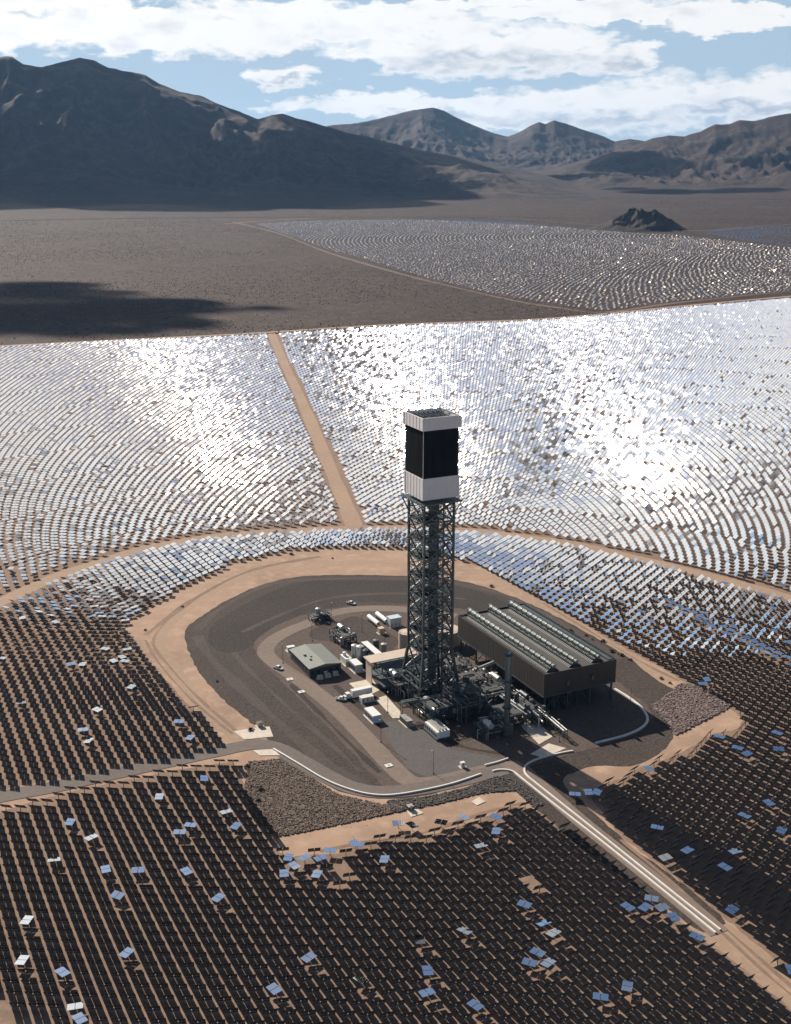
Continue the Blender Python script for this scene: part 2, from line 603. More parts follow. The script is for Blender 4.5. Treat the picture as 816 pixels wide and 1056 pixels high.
def sheet(name, px_pts, z, m, smooth=0, ragged=False):
    pts = [G(*p) for p in px_pts]
    if smooth:
        pts = spline(pts, smooth, True)
    if smooth or ragged:
        rn = random.Random(len(pts))
        dense = []
        for a, c in zip(pts, pts[1:] + pts[:1]):
            L = float(np.hypot(*(c - a)))
            k = max(1, int(L / 3.0))
            for i in range(k):
                q = a + (c - a) * i / k
                nn = np.array([-(c - a)[1], (c - a)[0]]) / (L + 1e-6)
                dense.append(q + nn * rn.uniform(-0.55, 0.55))
        pts = dense
    return earcut_sheet(name, pts, z, m)


def strip(name, px_pts, width, z, m, smooth=5, widths=None, wob=0.0):
    pts = [G(*p) for p in px_pts]
    pts = spline(pts, smooth)
    v, f = [], []
    n = len(pts)
    for i, p in enumerate(pts):
        a = pts[max(0, i - 1)]
        b = pts[min(n - 1, i + 1)]
        d = (b - a) / (np.hypot(*(b - a)) + 1e-9)
        nn = np.array([-d[1], d[0]])
        w = width / 2 * (1 + wob * math.sin(i * 1.7) * 0.5 + wob * math.sin(i * 0.61))
        for s in (-1, 1):
            q = p + nn * w * s
            v.append((q[0], q[1], float(zt(q[1])) + z))
    for i in range(n - 1):
        f.append((2 * i + 1, 2 * i, 2 * i + 2, 2 * i + 3))
    me = bpy.data.meshes.new(name)
    me.from_pydata(v, [], f)
    me.materials.append(m)
    me.update()
    if me.polygons[0].normal.z < 0:
        me.flip_normals()
    o = bpy.data.objects.new(name, me)
    COL.objects.link(o)
    return tag(o, kind='structure')


# ------------------------------------------------------------------ the plain
me = bpy.data.meshes.new('ground')
ys = [-9000, -2000, 0, 500, 1000, 1800, SLY, 4000, 6000, 9000, 14000, 20000, 30000]
xs = np.linspace(-30000, 30000, 31)
v = [(float(x), float(y), float(zt(y))) for y in ys for x in xs]
f = []
nx = len(xs)
for j in range(len(ys) - 1):
    for i in range(nx - 1):
        a = j * nx + i
        f.append((a, a + 1, a + nx + 1, a + nx))
me.from_pydata(v, [], f)
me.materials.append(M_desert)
gr = bpy.data.objects.new('ground', me)
COL.objects.link(gr)
tag(gr, kind='structure')

# ------------------------------------------------------------------ layout polygons (traced outlines of areas on the ground)
OUT_TOP = [(-170, 368), (0, 359), (100, 353), (200, 349), (280, 345), (400, 337), (540, 332), (620, 326), (700, 318), (816, 308), (980, 294)]
RING = [(-190, 735), (-60, 655), (0, 622), (60, 594), (120, 574), (170, 561), (240, 551), (330, 546), (400, 544), (480, 547), (544, 554), (600, 563), (680, 581), (760, 602), (816, 617), (990, 675)]
RADIAL = [(280, 344), (292, 372), (312, 415), (333, 465), (352, 510), (366, 544)]
PAD = [(124, 648), (150, 630), (180, 611), (212, 596), (240, 581), (272, 575), (300, 568), (340, 566), (400, 565), (430, 570), (470, 577), (495, 584), (515, 594),
       (545, 612), (575, 628), (612, 650), (650, 672), (688, 692), (700, 700), (735, 718), (768, 742), (760, 752), (735, 757), (700, 778), (660, 792), (640, 803), (606, 818),
       (640, 862), (700, 908), (757, 955), (816, 1008), (960, 1120), (960, 1230), (816, 1042), (775, 1006), (732, 974), (682, 934), (640, 903), (597, 866), (556, 836),
       (530, 832), (500, 843), (465, 856), (435, 862), (384, 866), (350, 880), (300, 884), (289, 880), (272, 845), (258, 818), (240, 786), (187, 793), (136, 804), (85, 814), (29, 828), (0, 838),
       (-190, 880), (-190, 850), (0, 815), (85, 798), (110, 794), (162, 783), (210, 774), (232, 768), (216, 752), (198, 731), (176, 706), (154, 684)]
CORNER = [(-80, 1022), (8, 1027), (20, 1052), (46, 1055), (90, 1100), (90, 1180), (-80, 1180)]
BARE = [[(338, 893), (352, 884), (366, 900), (350, 914), (336, 910)], [(536, 902), (552, 900), (556, 912), (545, 914)]]


def inpoly(x, y, poly):
    x, y = np.asarray(x), np.asarray(y)
    ins = np.zeros(x.shape, bool)
    n = len(poly)
    for i in range(n):
        x1, y1 = poly[i]
        x2, y2 = poly[(i + 1) % n]
        if y1 == y2:
            continue
        c = ((y1 > y) != (y2 > y)) & (x < (x2 - x1) * (y - y1) / (y2 - y1) + x1)
        ins ^= c
    return ins


def w(poly):
    return [tuple(G(*p)) for p in poly]


def dist_line(x, y, line):
    best = np.full(x.shape, 1e9)
    for (x1, y1), (x2, y2) in zip(line[:-1], line[1:]):
        L2 = (x2 - x1) ** 2 + (y2 - y1) ** 2
        t = np.clip(((x - x1) * (x2 - x1) + (y - y1) * (y2 - y1)) / L2, 0, 1)
        best = np.minimum(best, np.hypot(x - x1 - t * (x2 - x1), y - y1 - t * (y2 - y1)))
    return best


ringw = [tuple(p) for p in spline([G(*p) for p in RING], 5)]
radw = w(RADIAL)
topw = w(OUT_TOP)

# field soil under the mirrors
near_edge = [G(980, 1400), G(-260, 1400)]
field_poly = [np.array(p) for p in topw] + [np.array((900.0, 200.0)), np.array((500.0, -150.0)), np.array((-500.0, -150.0)), np.array((-1000.0, 500.0))]
earcut_sheet('field_soil', field_poly, 0.02, M_field)
sheet('graded_earth', PAD, 0.05, M_graded, ragged=True)
strip('ring_road', RING, 11, 0.08, M_dirtroad, wob=0.12)
strip('radial_road', RADIAL, 12, 0.11, M_dirtroad, wob=0.08)
strip('perimeter_road', [(-170, 366), (0, 357), (200, 347), (280, 342.5), (400, 335), (540, 330), (620, 324), (700, 316), (816, 305.5), (980, 291)], 14, 0.14, M_dirtroad)
strip('desert_track', [(240, 229), (285, 240), (340, 261), (430, 287), (520, 308), (580, 318), (625, 322), (700, 312), (816, 300)], 13, 0.17, M_fartrack, wob=0.3)
strip('far_track', [(230, 231), (320, 225), (430, 222), (540, 226), (640, 234), (720, 238), (800, 232), (900, 230)], 16, 0.12, M_fartrack, wob=0.4)

GRAVEL = [(191, 655), (196, 644), (215, 631), (238, 617), (268, 604), (300, 596), (340, 593), (420, 594), (470, 598), (508, 608), (545, 622), (590, 644), (640, 673), (680, 703), (703, 716), (694, 738),
          (695, 758), (680, 778), (650, 790), (614, 790), (592, 797), (580, 806), (604, 830), (650, 872), (700, 908), (748, 950), (744, 966), (716, 956), (640, 903), (590, 866), (556, 836), (530, 814), (512, 806),
          (500, 803), (470, 812), (430, 822), (390, 824), (350, 816), (320, 800), (296, 782), (278, 766), (262, 748), (240, 730), (214, 705), (198, 680)]
sheet('gravel_apron', GRAVEL, 0.09, M_gravel, smooth=3)
BASIN = [(214, 657), (222, 643), (250, 625), (286, 608), (322, 599), (420, 600), (470, 604), (505, 614), (545, 634), (520, 640), (480, 628), (420, 622), (372, 621), (345, 626), (310, 636), (285, 648), (262, 664), (246, 672), (226, 672)]
sheet('basin_slope', BASIN, 0.12, M_gravel2, smooth=3)
YARD = [(262, 668), (270, 655), (290, 643), (320, 632), (350, 627), (390, 624), (440, 625), (490, 630), (530, 642), (600, 670), (640, 706), (668, 728), (672, 745), (650, 760), (612, 772), (588, 778), (560, 786), (530, 795),
        (480, 806), (440, 816), (412, 818), (396, 812), (372, 786), (340, 752), (300, 712), (275, 688)]
sheet('yard', YARD, 0.13, M_yard, smooth=3)
strip('site_road', [(528, 790), (490, 797), (450, 806), (424, 806), (404, 790), (378, 762), (346, 730), (310, 702), (284, 684), (274, 672), (282, 660), (300, 650), (318, 643), (338, 634), (372, 628), (420, 629), (470, 636)], 9, 0.17, M_road)
strip('access_road', [(-150, 852), (0, 822), (60, 811), (110, 800), (170, 787), (225, 775), (262, 768), (286, 772), (310, 785), (336, 800), (362, 812), (392, 817), (430, 814), (470, 806), (520, 793)], 9.5, 0.19, M_asph)
strip('pipeline_road', [(520, 790), (536, 792), (552, 806), (600, 848), (650, 888), (700, 928), (742, 963)], 7.5, 0.21, M_road)
strip('corridor_track', [(736, 958), (780, 992), (830, 1034), (930, 1118)], 12, 0.11, M_dirtroad, wob=0.1)
sheet('pale_gravel', [(394, 752), (402, 744), (432, 746), (446, 756), (462, 772), (505, 780), (528, 790), (500, 797), (460, 800), (432, 799), (415, 785)], 0.16, M_bluegravel, smooth=3)
sheet('gravel_island', [(352, 640), (368, 636), (392, 648), (412, 664), (378, 680), (352, 664), (322, 659), (322, 650)], 0.155, M_gravel, smooth=3)
# faint tracks worn in the graded earth
strip('worn_track', [(300, 581), (240, 600), (190, 630), (165, 655), (180, 690), (215, 735), (245, 762)], 7, 0.075, M_dirtroad, wob=0.2)
strip('worn_track', [(300, 587), (370, 580), (440, 583), (500, 592), (560, 625), (620, 660), (690, 703)], 8, 0.075, M_dirtroad, wob=0.2)
strip('worn_track', [(330, 574), (260, 588), (205, 615), (170, 640), (150, 655)], 3.5, 0.078, M_field, wob=0.3)
M_gtrack = ground_mat('rolled_gravel', [(0.088, 0.070, 0.060), (0.070, 0.056, 0.050), (0.110, 0.088, 0.074)], [0.05, 0.5], bump=0.3)
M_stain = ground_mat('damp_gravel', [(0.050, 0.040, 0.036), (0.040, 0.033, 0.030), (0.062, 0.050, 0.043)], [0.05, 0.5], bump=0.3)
strip('worn_track', [(204, 656), (210, 668), (228, 690), (262, 722), (300, 756), (340, 790), (380, 808)], 5, 0.10, M_gtrack, wob=0.3)
strip('worn_track', [(204, 650), (222, 632), (258, 611), (300, 599), (420, 597), (500, 608), (560, 632), (640, 680)], 4, 0.10, M_gtrack, wob=0.3)
strip('worn_track', [(236, 668), (262, 696), (300, 732), (344, 770), (372, 796)], 2.2, 0.10, M_gtrack, wob=0.4)
strip('worn_track', [(250, 652), (290, 634), (340, 617), (410, 612), (480, 618)], 2.5, 0.125, M_gtrack, wob=0.4)
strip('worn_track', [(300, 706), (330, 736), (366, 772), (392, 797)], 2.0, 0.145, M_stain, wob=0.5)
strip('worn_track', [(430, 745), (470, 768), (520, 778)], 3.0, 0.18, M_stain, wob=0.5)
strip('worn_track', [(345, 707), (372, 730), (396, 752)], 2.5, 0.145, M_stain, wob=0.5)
strip('wheel_rut', [(245, 755), (205, 720), (172, 684), (158, 662), (172, 640)], 1.6, 0.085, M_field, wob=0.4)
strip('wheel_rut', [(240, 757), (198, 722), (164, 684), (150, 660)], 1.4, 0.085, M_field, wob=0.4)
strip('wheel_rut', [(560, 622), (610, 652), (660, 682), (700, 702)], 1.4, 0.085, M_field, wob=0.4)
strip('wheel_rut', [(640, 866), (700, 916), (760, 968), (830, 1030)], 1.2, 0.125, M_field, wob=0.4)
strip('wheel_rut', [(745, 962), (790, 1004), (840, 1046)], 1.2, 0.125, M_field, wob=0.4)
strip('wheel_rut', [(330, 878), (380, 868), (440, 858), (500, 838), (540, 828)], 1.6, 0.085, M_field, wob=0.4)
# concrete aprons
for nm, pts in (('concrete_apron', [(241, 754.5), (262, 751), (278, 749.6), (282, 760), (252, 763)]),
                ('concrete_apron', [(261, 774), (282, 773), (289, 779.2), (268, 779.6)]),
                ('concrete_apron', [(420, 838), (430, 834), (437, 839), (424, 843)]),
                ('concrete_apron', [(486, 827), (494, 822.5), (501, 827), (492, 831)]),
                ('concrete_pad', [(387.6, 721), (398, 717.5), (414, 735), (412, 741), (405, 741)]),
                ('concrete_pad', [(547, 778), (566, 767), (584, 772), (560, 782)]),
                ('concrete_pad', [(360, 705), (384, 700), (392, 712), (376, 720)]),
                ('concrete_pad', [(500, 694), (514, 698), (506, 708), (496, 700)]),
                ('concrete_pad', [(536, 730), (552, 742), (570, 760), (556, 768), (540, 752), (528, 738)])):
    sheet(nm, pts, 0.24, M_conc)

# ------------------------------------------------------------------ mountains
def vnoise(x, y, seed):
    xi, yi = np.floor(x).astype(int), np.floor(y).astype(int)
    xf, yf = x - xi, y - yi

    def h(a, b):
        n = (a * 374761393 + b * 668265263 + seed * 982451653) & 0xffffffff
        n = ((n ^ (n >> 13)) * 1274126177) & 0xffffffff
        return ((n ^ (n >> 16)) & 0xffff) / 65535.0
    u, v_ = xf * xf * (3 - 2 * xf), yf * yf * (3 - 2 * yf)
    return (h(xi, yi) * (1 - u) + h(xi + 1, yi) * u) * (1 - v_) + (h(xi, yi + 1) * (1 - u) + h(xi + 1, yi + 1) * u) * v_


def fbm(x, y, seed, oct=5, ridged=False, gain=0.5):
    s, a, t = 0, 1.0, 0.0
    for o in range(oct):
        n = vnoise(x, y, seed + o * 17)
        if ridged:
            n = 1 - np.abs(2 * n - 1)
            n = n * n
        s = s + n * a
        t += a
        a *= gain
        x, y = x * 2.03 + 13.7, y * 2.03 + 5.1
    return s / t


def make_range(name, prof, Rr, a0, a1, rwidth, seed, front=0.8, rough=1.0, nr=150, na=420, rbow=0.0):
    """one mountain range: crest at distance Rr whose skyline follows the profile, ridges and gullies running down to the plain"""
    az_p, h_p = [], []
    for px, py in prof:
        d = ray(px, py)
        az_p.append(math.atan2(d[0], d[1]))
        h_p.append(CAM_H + Rr * d[2] / math.hypot(d[0], d[1]))
    azs = np.linspace(math.atan2(ray(a0, 150)[0], ray(a0, 150)[1]), math.atan2(ray(a1, 150)[0], ray(a1, 150)[1]), na)
    rs = np.concatenate([np.linspace(Rr - rwidth, Rr, int(nr * 0.7), endpoint=False), np.linspace(Rr, Rr + rwidth * 0.7, nr - int(nr * 0.7))])
    A, RR = np.meshgrid(azs, rs)
    crest = np.interp(A, az_p, h_p)
    X, Y = RR * np.sin(A), RR * np.cos(A)
    base = zt(Y)
    t = np.where(RR < Rr, (RR - (Rr - rwidth)) / rwidth, 1 - (RR - Rr) / (rwidth * 0.7))
    t = np.clip(t, 0, 1)
    warp = (fbm(X / 1500, Y / 1500, seed + 5, 3) - 0.5) * 900
    rid = fbm((X + warp) / 700, (Y + warp * .6) / 1300, seed, 7, True, 0.56)
    shp = 0.10 * t + 0.90 * t ** 3.0
    body = (crest - base) * shp
    amp = np.clip((crest - base), 0, None) * (5.2 * t ** 1.7 * (1 - t)) * 0.85 * rough * np.clip((t - 0.30) / 0.30, 0, 1)
    H = base - 6 + body + amp * (rid - 0.42) + np.where(t > 0.02, 6, 0)
    fine = (fbm(X / 160, Y / 160, seed + 40, 4, True) - 0.4) * np.clip(crest - base, 0, 400) * 0.12 * np.clip((t - 0.3) * 4, 0.04, 1) * (1 - 0.75 * t ** 6)
    H = H + fine
    # never rise over the traced skyline as seen from afar
    lim = CAM_H + (crest - CAM_H) * RR / Rr
    H = np.where(RR < Rr, np.minimum(H, np.maximum(lim, base - 6)), H)
    H = np.where(t <= 0.02, base - 8, H)
    v = np.stack([X, Y, H], -1).reshape(-1, 3)
    n0, n1 = A.shape
    idx = np.arange(n0 * n1).reshape(n0, n1)
    fc = np.stack([idx[:-1, :-1], idx[:-1, 1:], idx[1:, 1:], idx[1:, :-1]], -1).reshape(-1, 4)
    fc = fc[:, ::-1]
    tf = ((t[:-1, :-1] + 0.12 * (fbm(X[:-1, :-1] / 500, Y[:-1, :-1] / 500, 9, 3) - 0.5)) < 0.40).reshape(-1).astype(int)
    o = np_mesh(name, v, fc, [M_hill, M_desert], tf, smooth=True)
    tag(o, kind='structure')
    return o


def np_mesh(name, v, quads, mats, mi=None, smooth=False):
    me = bpy.data.meshes.new(name)
    nv, nf = len(v), len(quads)
    me.vertices.add(nv)
    me.vertices.foreach_set('co', np.ascontiguousarray(v, dtype=np.float32).ravel())
    me.loops.add(nf * 4)
    me.loops.foreach_set('vertex_index', np.ascontiguousarray(quads, dtype=np.int32).ravel())
    me.polygons.add(nf)
    me.polygons.foreach_set('loop_start', np.arange(0, nf * 4, 4, dtype=np.int32))
    me.polygons.foreach_set('loop_total', np.full(nf, 4, dtype=np.int32))
    for m in mats:
        me.materials.append(m)
    if mi is not None:
        me.polygons.foreach_set('material_index', np.ascontiguousarray(mi, dtype=np.int32))
    me.polygons.foreach_set('use_smooth', np.full(nf, smooth))
    me.update(calc_edges=True)
    me.validate()
    o = bpy.data.objects.new(name, me)
    COL.objects.link(o)
    return o


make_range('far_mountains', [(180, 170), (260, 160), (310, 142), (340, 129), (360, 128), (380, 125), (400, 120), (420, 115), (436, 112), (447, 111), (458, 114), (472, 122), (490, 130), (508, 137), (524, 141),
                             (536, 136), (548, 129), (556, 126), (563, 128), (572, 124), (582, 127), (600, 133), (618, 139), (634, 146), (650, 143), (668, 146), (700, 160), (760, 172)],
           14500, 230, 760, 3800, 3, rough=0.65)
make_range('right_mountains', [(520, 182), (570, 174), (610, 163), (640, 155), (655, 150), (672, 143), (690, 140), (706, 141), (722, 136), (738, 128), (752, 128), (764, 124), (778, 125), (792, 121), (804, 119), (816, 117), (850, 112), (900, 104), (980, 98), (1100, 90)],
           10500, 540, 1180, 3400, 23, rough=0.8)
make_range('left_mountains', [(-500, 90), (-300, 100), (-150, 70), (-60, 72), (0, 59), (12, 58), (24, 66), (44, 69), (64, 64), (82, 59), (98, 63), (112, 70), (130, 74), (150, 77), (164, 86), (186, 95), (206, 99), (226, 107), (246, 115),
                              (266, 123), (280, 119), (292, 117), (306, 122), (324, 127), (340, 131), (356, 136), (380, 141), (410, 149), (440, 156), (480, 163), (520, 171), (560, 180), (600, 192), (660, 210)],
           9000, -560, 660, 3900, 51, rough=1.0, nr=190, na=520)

# lone dark knoll on the plain
kx, ky = G(664, 236)
kb = MB()
NK = 44
pts = []
for j in range(NK):
    for i in range(NK):
        x = (i / (NK - 1) - 0.5) * 2
        y = (j / (NK - 1) - 0.5) * 2
        r = math.hypot(x * (1.0 + 0.35 * (x > 0)), y)
        hgt = max(0, 1 - r) ** 1.3
        n = float(fbm(np.array(x * 3.1 + 7), np.array(y * 3.1), 77, 4, True))
        kb.v.append((kx + x * 240, ky + y * 190, float(zt(ky + y * 190)) - 4 + 66 * min(1.0, hgt * 1.5) * (0.5 + 0.85 * n)))
for j in range(NK - 1):
    for i in range(NK - 1):
        a = j * NK + i
        kb.f.append((a, a + 1, a + NK + 1, a + NK))
        kb.m.append(0)
tag(kb.build('hill', M_knob), kind='structure')

# ------------------------------------------------------------------ heliostats
RCV = np.array([TX, TY, 123.0])
STL = np.array([-78.0, 512.0, 117.0])
STR = np.array([112.0, 512.0, 115.0])


def aim_basis(x, y, tgt):
    p = np.stack([x, y, np.full_like(x, 2.1)], -1)
    a = tgt - p
    a /= np.linalg.norm(a, axis=1, keepdims=True)
    n = a + S_DIR
    n /= np.linalg.norm(n, axis=1, keepdims=True)
    return n


# candidate positions, ring road inwards: close hexagonal planting
d1 = np.array([math.sin(R(-33)), -math.cos(R(-33))])
d2 = np.array([math.sin(R(27)), -math.cos(R(27))])
SPC = 5.9
ii, jj = np.meshgrid(np.arange(-110, 111), np.arange(-110, 111))
hx = TX + (ii * d1[0] + jj * d2[0]).ravel() * SPC
hy = TY + (ii * d1[1] + jj * d2[1]).ravel() * SPC
ringpoly = ringw + [(900.0, 100.0), (500.0, -200.0), (-500.0, -200.0), (-900.0, 300.0)]
keep = (np.hypot(hx - TX, hy - TY) < 640) & (hy > 120)
hx, hy = hx[keep], hy[keep]
keep = inpoly(hx, hy, ringpoly)
hx, hy = hx[keep], hy[keep]
hx += 1.6 * np.sin(hy / 70.0)
hy += 1.6 * np.sin(hx / 90.0)
padw = w(PAD)
cornw = w(CORNER)
keep = ~inpoly(hx, hy, padw) & ~inpoly(hx, hy, cornw) & (dist_line(hx, hy, ringw) > 8.5)
for b in BARE:
    keep &= ~inpoly(hx, hy, w(b))
ppx, ppy = proj(hx, hy, 2.0)
keep &= (ppx > -60) & (ppx < 876) & (ppy < 1100)
hx, hy = hx[keep], hy[keep]
n_in = len(hx)

# outer field: staggered rings round the tower, wider with distance
ox, oy = [], []
rr = 250.0
k = 0
zone = 0
while rr < 2700:
    if k % 14 == 0:
        zone += 1
        arc = 6.2 + 1.3 * min(1.0, (rr - 250) / 900.0)
        nper = int(2 * math.pi * rr / arc)
        ph0 = random.random() * 6.28
    th = np.arange(nper) * (2 * math.pi / nper) + (k % 2) * math.pi / nper + ph0
    th = th[(th % (2 * math.pi) > -1)]
    x = TX + rr * np.cos(th)
    y = TY + rr * np.sin(th)
    s = (y > 300) & (np.abs(x) < 0.40 * y + 40)
    ox.append(x[s])
    oy.append(y[s])
    step = 5.6 + 2.9 * min(1.0, (rr - 250) / 900.0)
    if k % 14 == 13:
        step += 1.5
    rr += step
    k += 1
ox, oy = np.concatenate(ox), np.concatenate(oy)
outpoly = topw + [(1400.0, 600.0), (900.0, 100.0), (-900.0, 100.0), (-1400.0, 600.0)]
keep = inpoly(ox, oy, outpoly) & ~inpoly(ox, oy, ringpoly) & (dist_line(ox, oy, ringw) > 9) & (dist_line(ox, oy, radw) > 9) & (dist_line(ox, oy, topw) > 5)
# arcs of thin gaps
keep &= RNG.random(len(ox)) > 0.012
ox, oy = ox[keep], oy[keep]

# stowed mirrors: traced positions, (px, py, azimuth deg, tilt deg) ; tilt 90 = lying flat
STOW = {
    'lower left field': [(77, 846), (102, 862), (50, 886), (106, 896), (141, 898), (122, 926), (28, 951), (26, 995), (67, 996), (133, 977), (68, 1043), (90, 1054), (166, 820), (214, 800),
                         (228, 836), (240, 852), (190, 850), (180, 858), (193, 901), (230, 929), (290, 1015)],
    'field above the left access road': [(26, 637), (53, 642), (7, 679), (110, 669), (118, 679), (126, 676), (129, 682), (135, 671), (73, 687), (86, 687), (141, 709), (22, 726), (94, 733), (182, 742),
                                         (92, 751), (86, 762), (197, 761), (129, 597)],
    'cluster by the bare patch below the rock fill': [(297, 904), (300, 887), (307, 896), (316, 889), (322, 884), (331, 905), (344, 881), (361, 864), (369, 871), (411, 849), (425, 851), (455, 848), (478, 843)],
    'lower centre field': [(402, 889), (496, 869), (484, 958), (438.6, 966), (380, 1008.5), (448.7, 998), (440, 1031), (480.5, 1033.6), (324, 984), (505, 839), (508, 854), (543, 931), (565, 952), (576, 962),
                           (561, 982), (553, 992), (572, 993), (628, 1027), (655, 1017)],
    'field left of the twin barrier walls': [(650, 935), (668, 936), (675, 928), (686, 937), (698, 948), (723, 968)],
    'field right of the twin barrier walls': [(685, 884), (706, 877), (747, 895), (754, 877), (673, 853), (756, 939), (762, 840), (801, 830), (813, 858), (762, 772), (772, 778), (745, 759), (801, 756), (805, 774),
                                              (673, 791), (613, 812), (607, 817), (593, 819), (815, 999)],
}
ALLPX = np.concatenate([hx, ox])
ALLPY = np.concatenate([hy, oy])
SN = len(ALLPX)
is_in = np.arange(SN) < n_in
stow = np.zeros(SN, bool)
stow_info = {}
for area, lst in STOW.items():
    for (px, py) in lst:
        g = G(px, py, 2.2)
        d = np.hypot(ALLPX - g[0], ALLPY - g[1]) + stow * 100
        i = int(np.argmin(d))
        if d[i] > 4.5:      # outside the planted rows: stands on the bare ground
            hx2 = np.append(ALLPX, g[0])
            hy2 = np.append(ALLPY, g[1])
            ALLPX, ALLPY = hx2, hy2
            stow = np.append(stow, True)
            is_in = np.append(is_in, True)
            i = len(ALLPX) - 1
        stow[i] = True
        stow_info[i] = (area, px, py)
SN = len(ALLPX)
# a radial line of blue stowed mirrors on the right and scattered ones
for t in np.linspace(0, 1, 34):
    g = G(683 + t * 150 + random.uniform(-2, 2), 617 + t * 72 + random.uniform(-1.5, 1.5), 2.2)
    i = int(np.argmin(np.hypot(ALLPX - g[0], ALLPY - g[1]) + stow * 100))
    stow[i] = True
for (px, py) in [(643, 622), (665, 632), (677, 641), (722, 632), (795, 628), (800, 606), (788, 615), (755, 598), (770, 545), (690, 520), (727, 706), (728, 700), (735, 541), (632, 553), (748, 640), (812, 663), (800, 650)]:
    g = G(px, py, 2.2)
    i = int(np.argmin(np.hypot(ALLPX - g[0], ALLPY - g[1]) + stow * 100))
    stow[i] = True
stow |= (~is_in) & (RNG.random(SN) < 0.009)

# target of each tracking mirror
tgt = np.tile(RCV, (SN, 1))
tgt[:, 2] += RNG.uniform(-9, 9, SN)
bear = np.degrees(np.arctan2(ALLPX, ALLPY) - math.atan2(TX, TY))
pst = 0.08 + 0.75 * np.clip((np.abs(bear) - 1.0) / 6.0, 0, 1) ** 1.3
stand = ((~is_in) & (RNG.random(SN) < pst)) | (is_in & (ALLPY > 500) & (RNG.random(SN) < 0.75))
left = ALLPX < TX * ALLPY / TY
tgt[stand & left] = STL
tgt[stand & ~left] = STR
tgt[stand] += RNG.normal(0, 4, (int(stand.sum()), 3)) * np.array([1.6, 0.4, 0.5])
NRM = aim_basis(ALLPX, ALLPY, tgt)
jit = RNG.normal(0, 1, (SN, 3)) * np.where(is_in, 0.008, 0.010)[:, None]
NRM = NRM + jit
NRM /= np.linalg.norm(NRM, axis=1, keepdims=True)
# stowed: near-vertical normals with a free azimuth
ns = int(stow.sum())
azr = RNG.uniform(0, 2 * math.pi, SN)
til = np.abs(RNG.normal(0, 0.07, SN))
SNn = np.stack([np.sin(azr) * np.sin(til), np.cos(azr) * np.sin(til), np.cos(til)], -1)
NRM[stow] = SNn[stow]

# far plants' mirrors beyond the desert strip
FAR = [(262, 231), (330, 228), (400, 227), (480, 227), (540, 230), (600, 237), (655, 241), (700, 243), (760, 250), (830, 258), (990, 268), (990, 292), (816, 300), (700, 311), (622, 321), (590, 317), (520, 306), (430, 284), (340, 258)]
FAR2 = [(722, 241), (745, 236), (790, 234), (1000, 232), (1000, 262), (830, 256), (770, 249)]
fx, fy = [], []
farw, far2w = w(FAR), w(FAR2)
cx2, cy2 = G(640, 262)
rr, k = 120.0, 0
while rr < 3600:
    if k % 16 == 0:
        nper = int(2 * math.pi * rr / 12.5)
        ph0 = random.random() * 6
    th = np.arange(nper) * (2 * math.pi / nper) + (k % 2) * math.pi / nper + ph0
    fx.append(cx2 + 900 + rr * np.cos(th))
    fy.append(cy2 + 500 + rr * np.sin(th))
    rr += 14.0
    k += 1
fx, fy = np.concatenate(fx), np.concatenate(fy)
fx += RNG.normal(0, 1.6, len(fx))
fy += RNG.normal(0, 1.6, len(fy))
kp = (inpoly(fx, fy, farw) | inpoly(fx, fy, far2w)) & (np.abs(fx) < 0.38 * fy + 60) & (RNG.random(len(fx)) > 0.10)
fx, fy = fx[kp], fy[kp]
fz = zt(fy)
FT = np.array([-500.0, 1500.0, 140.0])
fn = aim_basis(fx, fy, FT)
def sky_dir(a_, e_):
    return np.array([math.sin(R(a_)) * math.cos(R(e_)), math.cos(R(a_)) * math.cos(R(e_)), math.sin(R(e_))])


fc_ = np.array([0.0, 0.0, 245.0]) - np.stack([fx, fy, fz], -1)
fc_ /= np.linalg.norm(fc_, axis=1, keepdims=True)
fn = fc_ + sky_dir(-12, 34)
fn = fn / np.linalg.norm(fn, axis=1, keepdims=True) + RNG.normal(0, 1, (len(fx), 3)) * 0.075
isblue = inpoly(fx, fy, far2w) | (fy > np.interp(fx, [-2000, 0, 900, 1500, 2600], [5200, 5100, 4300, 3800, 3100]))
fb = fc_ + sky_dir(22, 26)
fb = fb / np.linalg.norm(fb, axis=1, keepdims=True)
fn[isblue] = fb[isblue] + RNG.normal(0, 0.03, (int(isblue.sum()), 3))
fn /= np.linalg.norm(fn, axis=1, keepdims=True)

PW, PH, PT, GAP = 2.24, 3.25, 0.07, 0.10


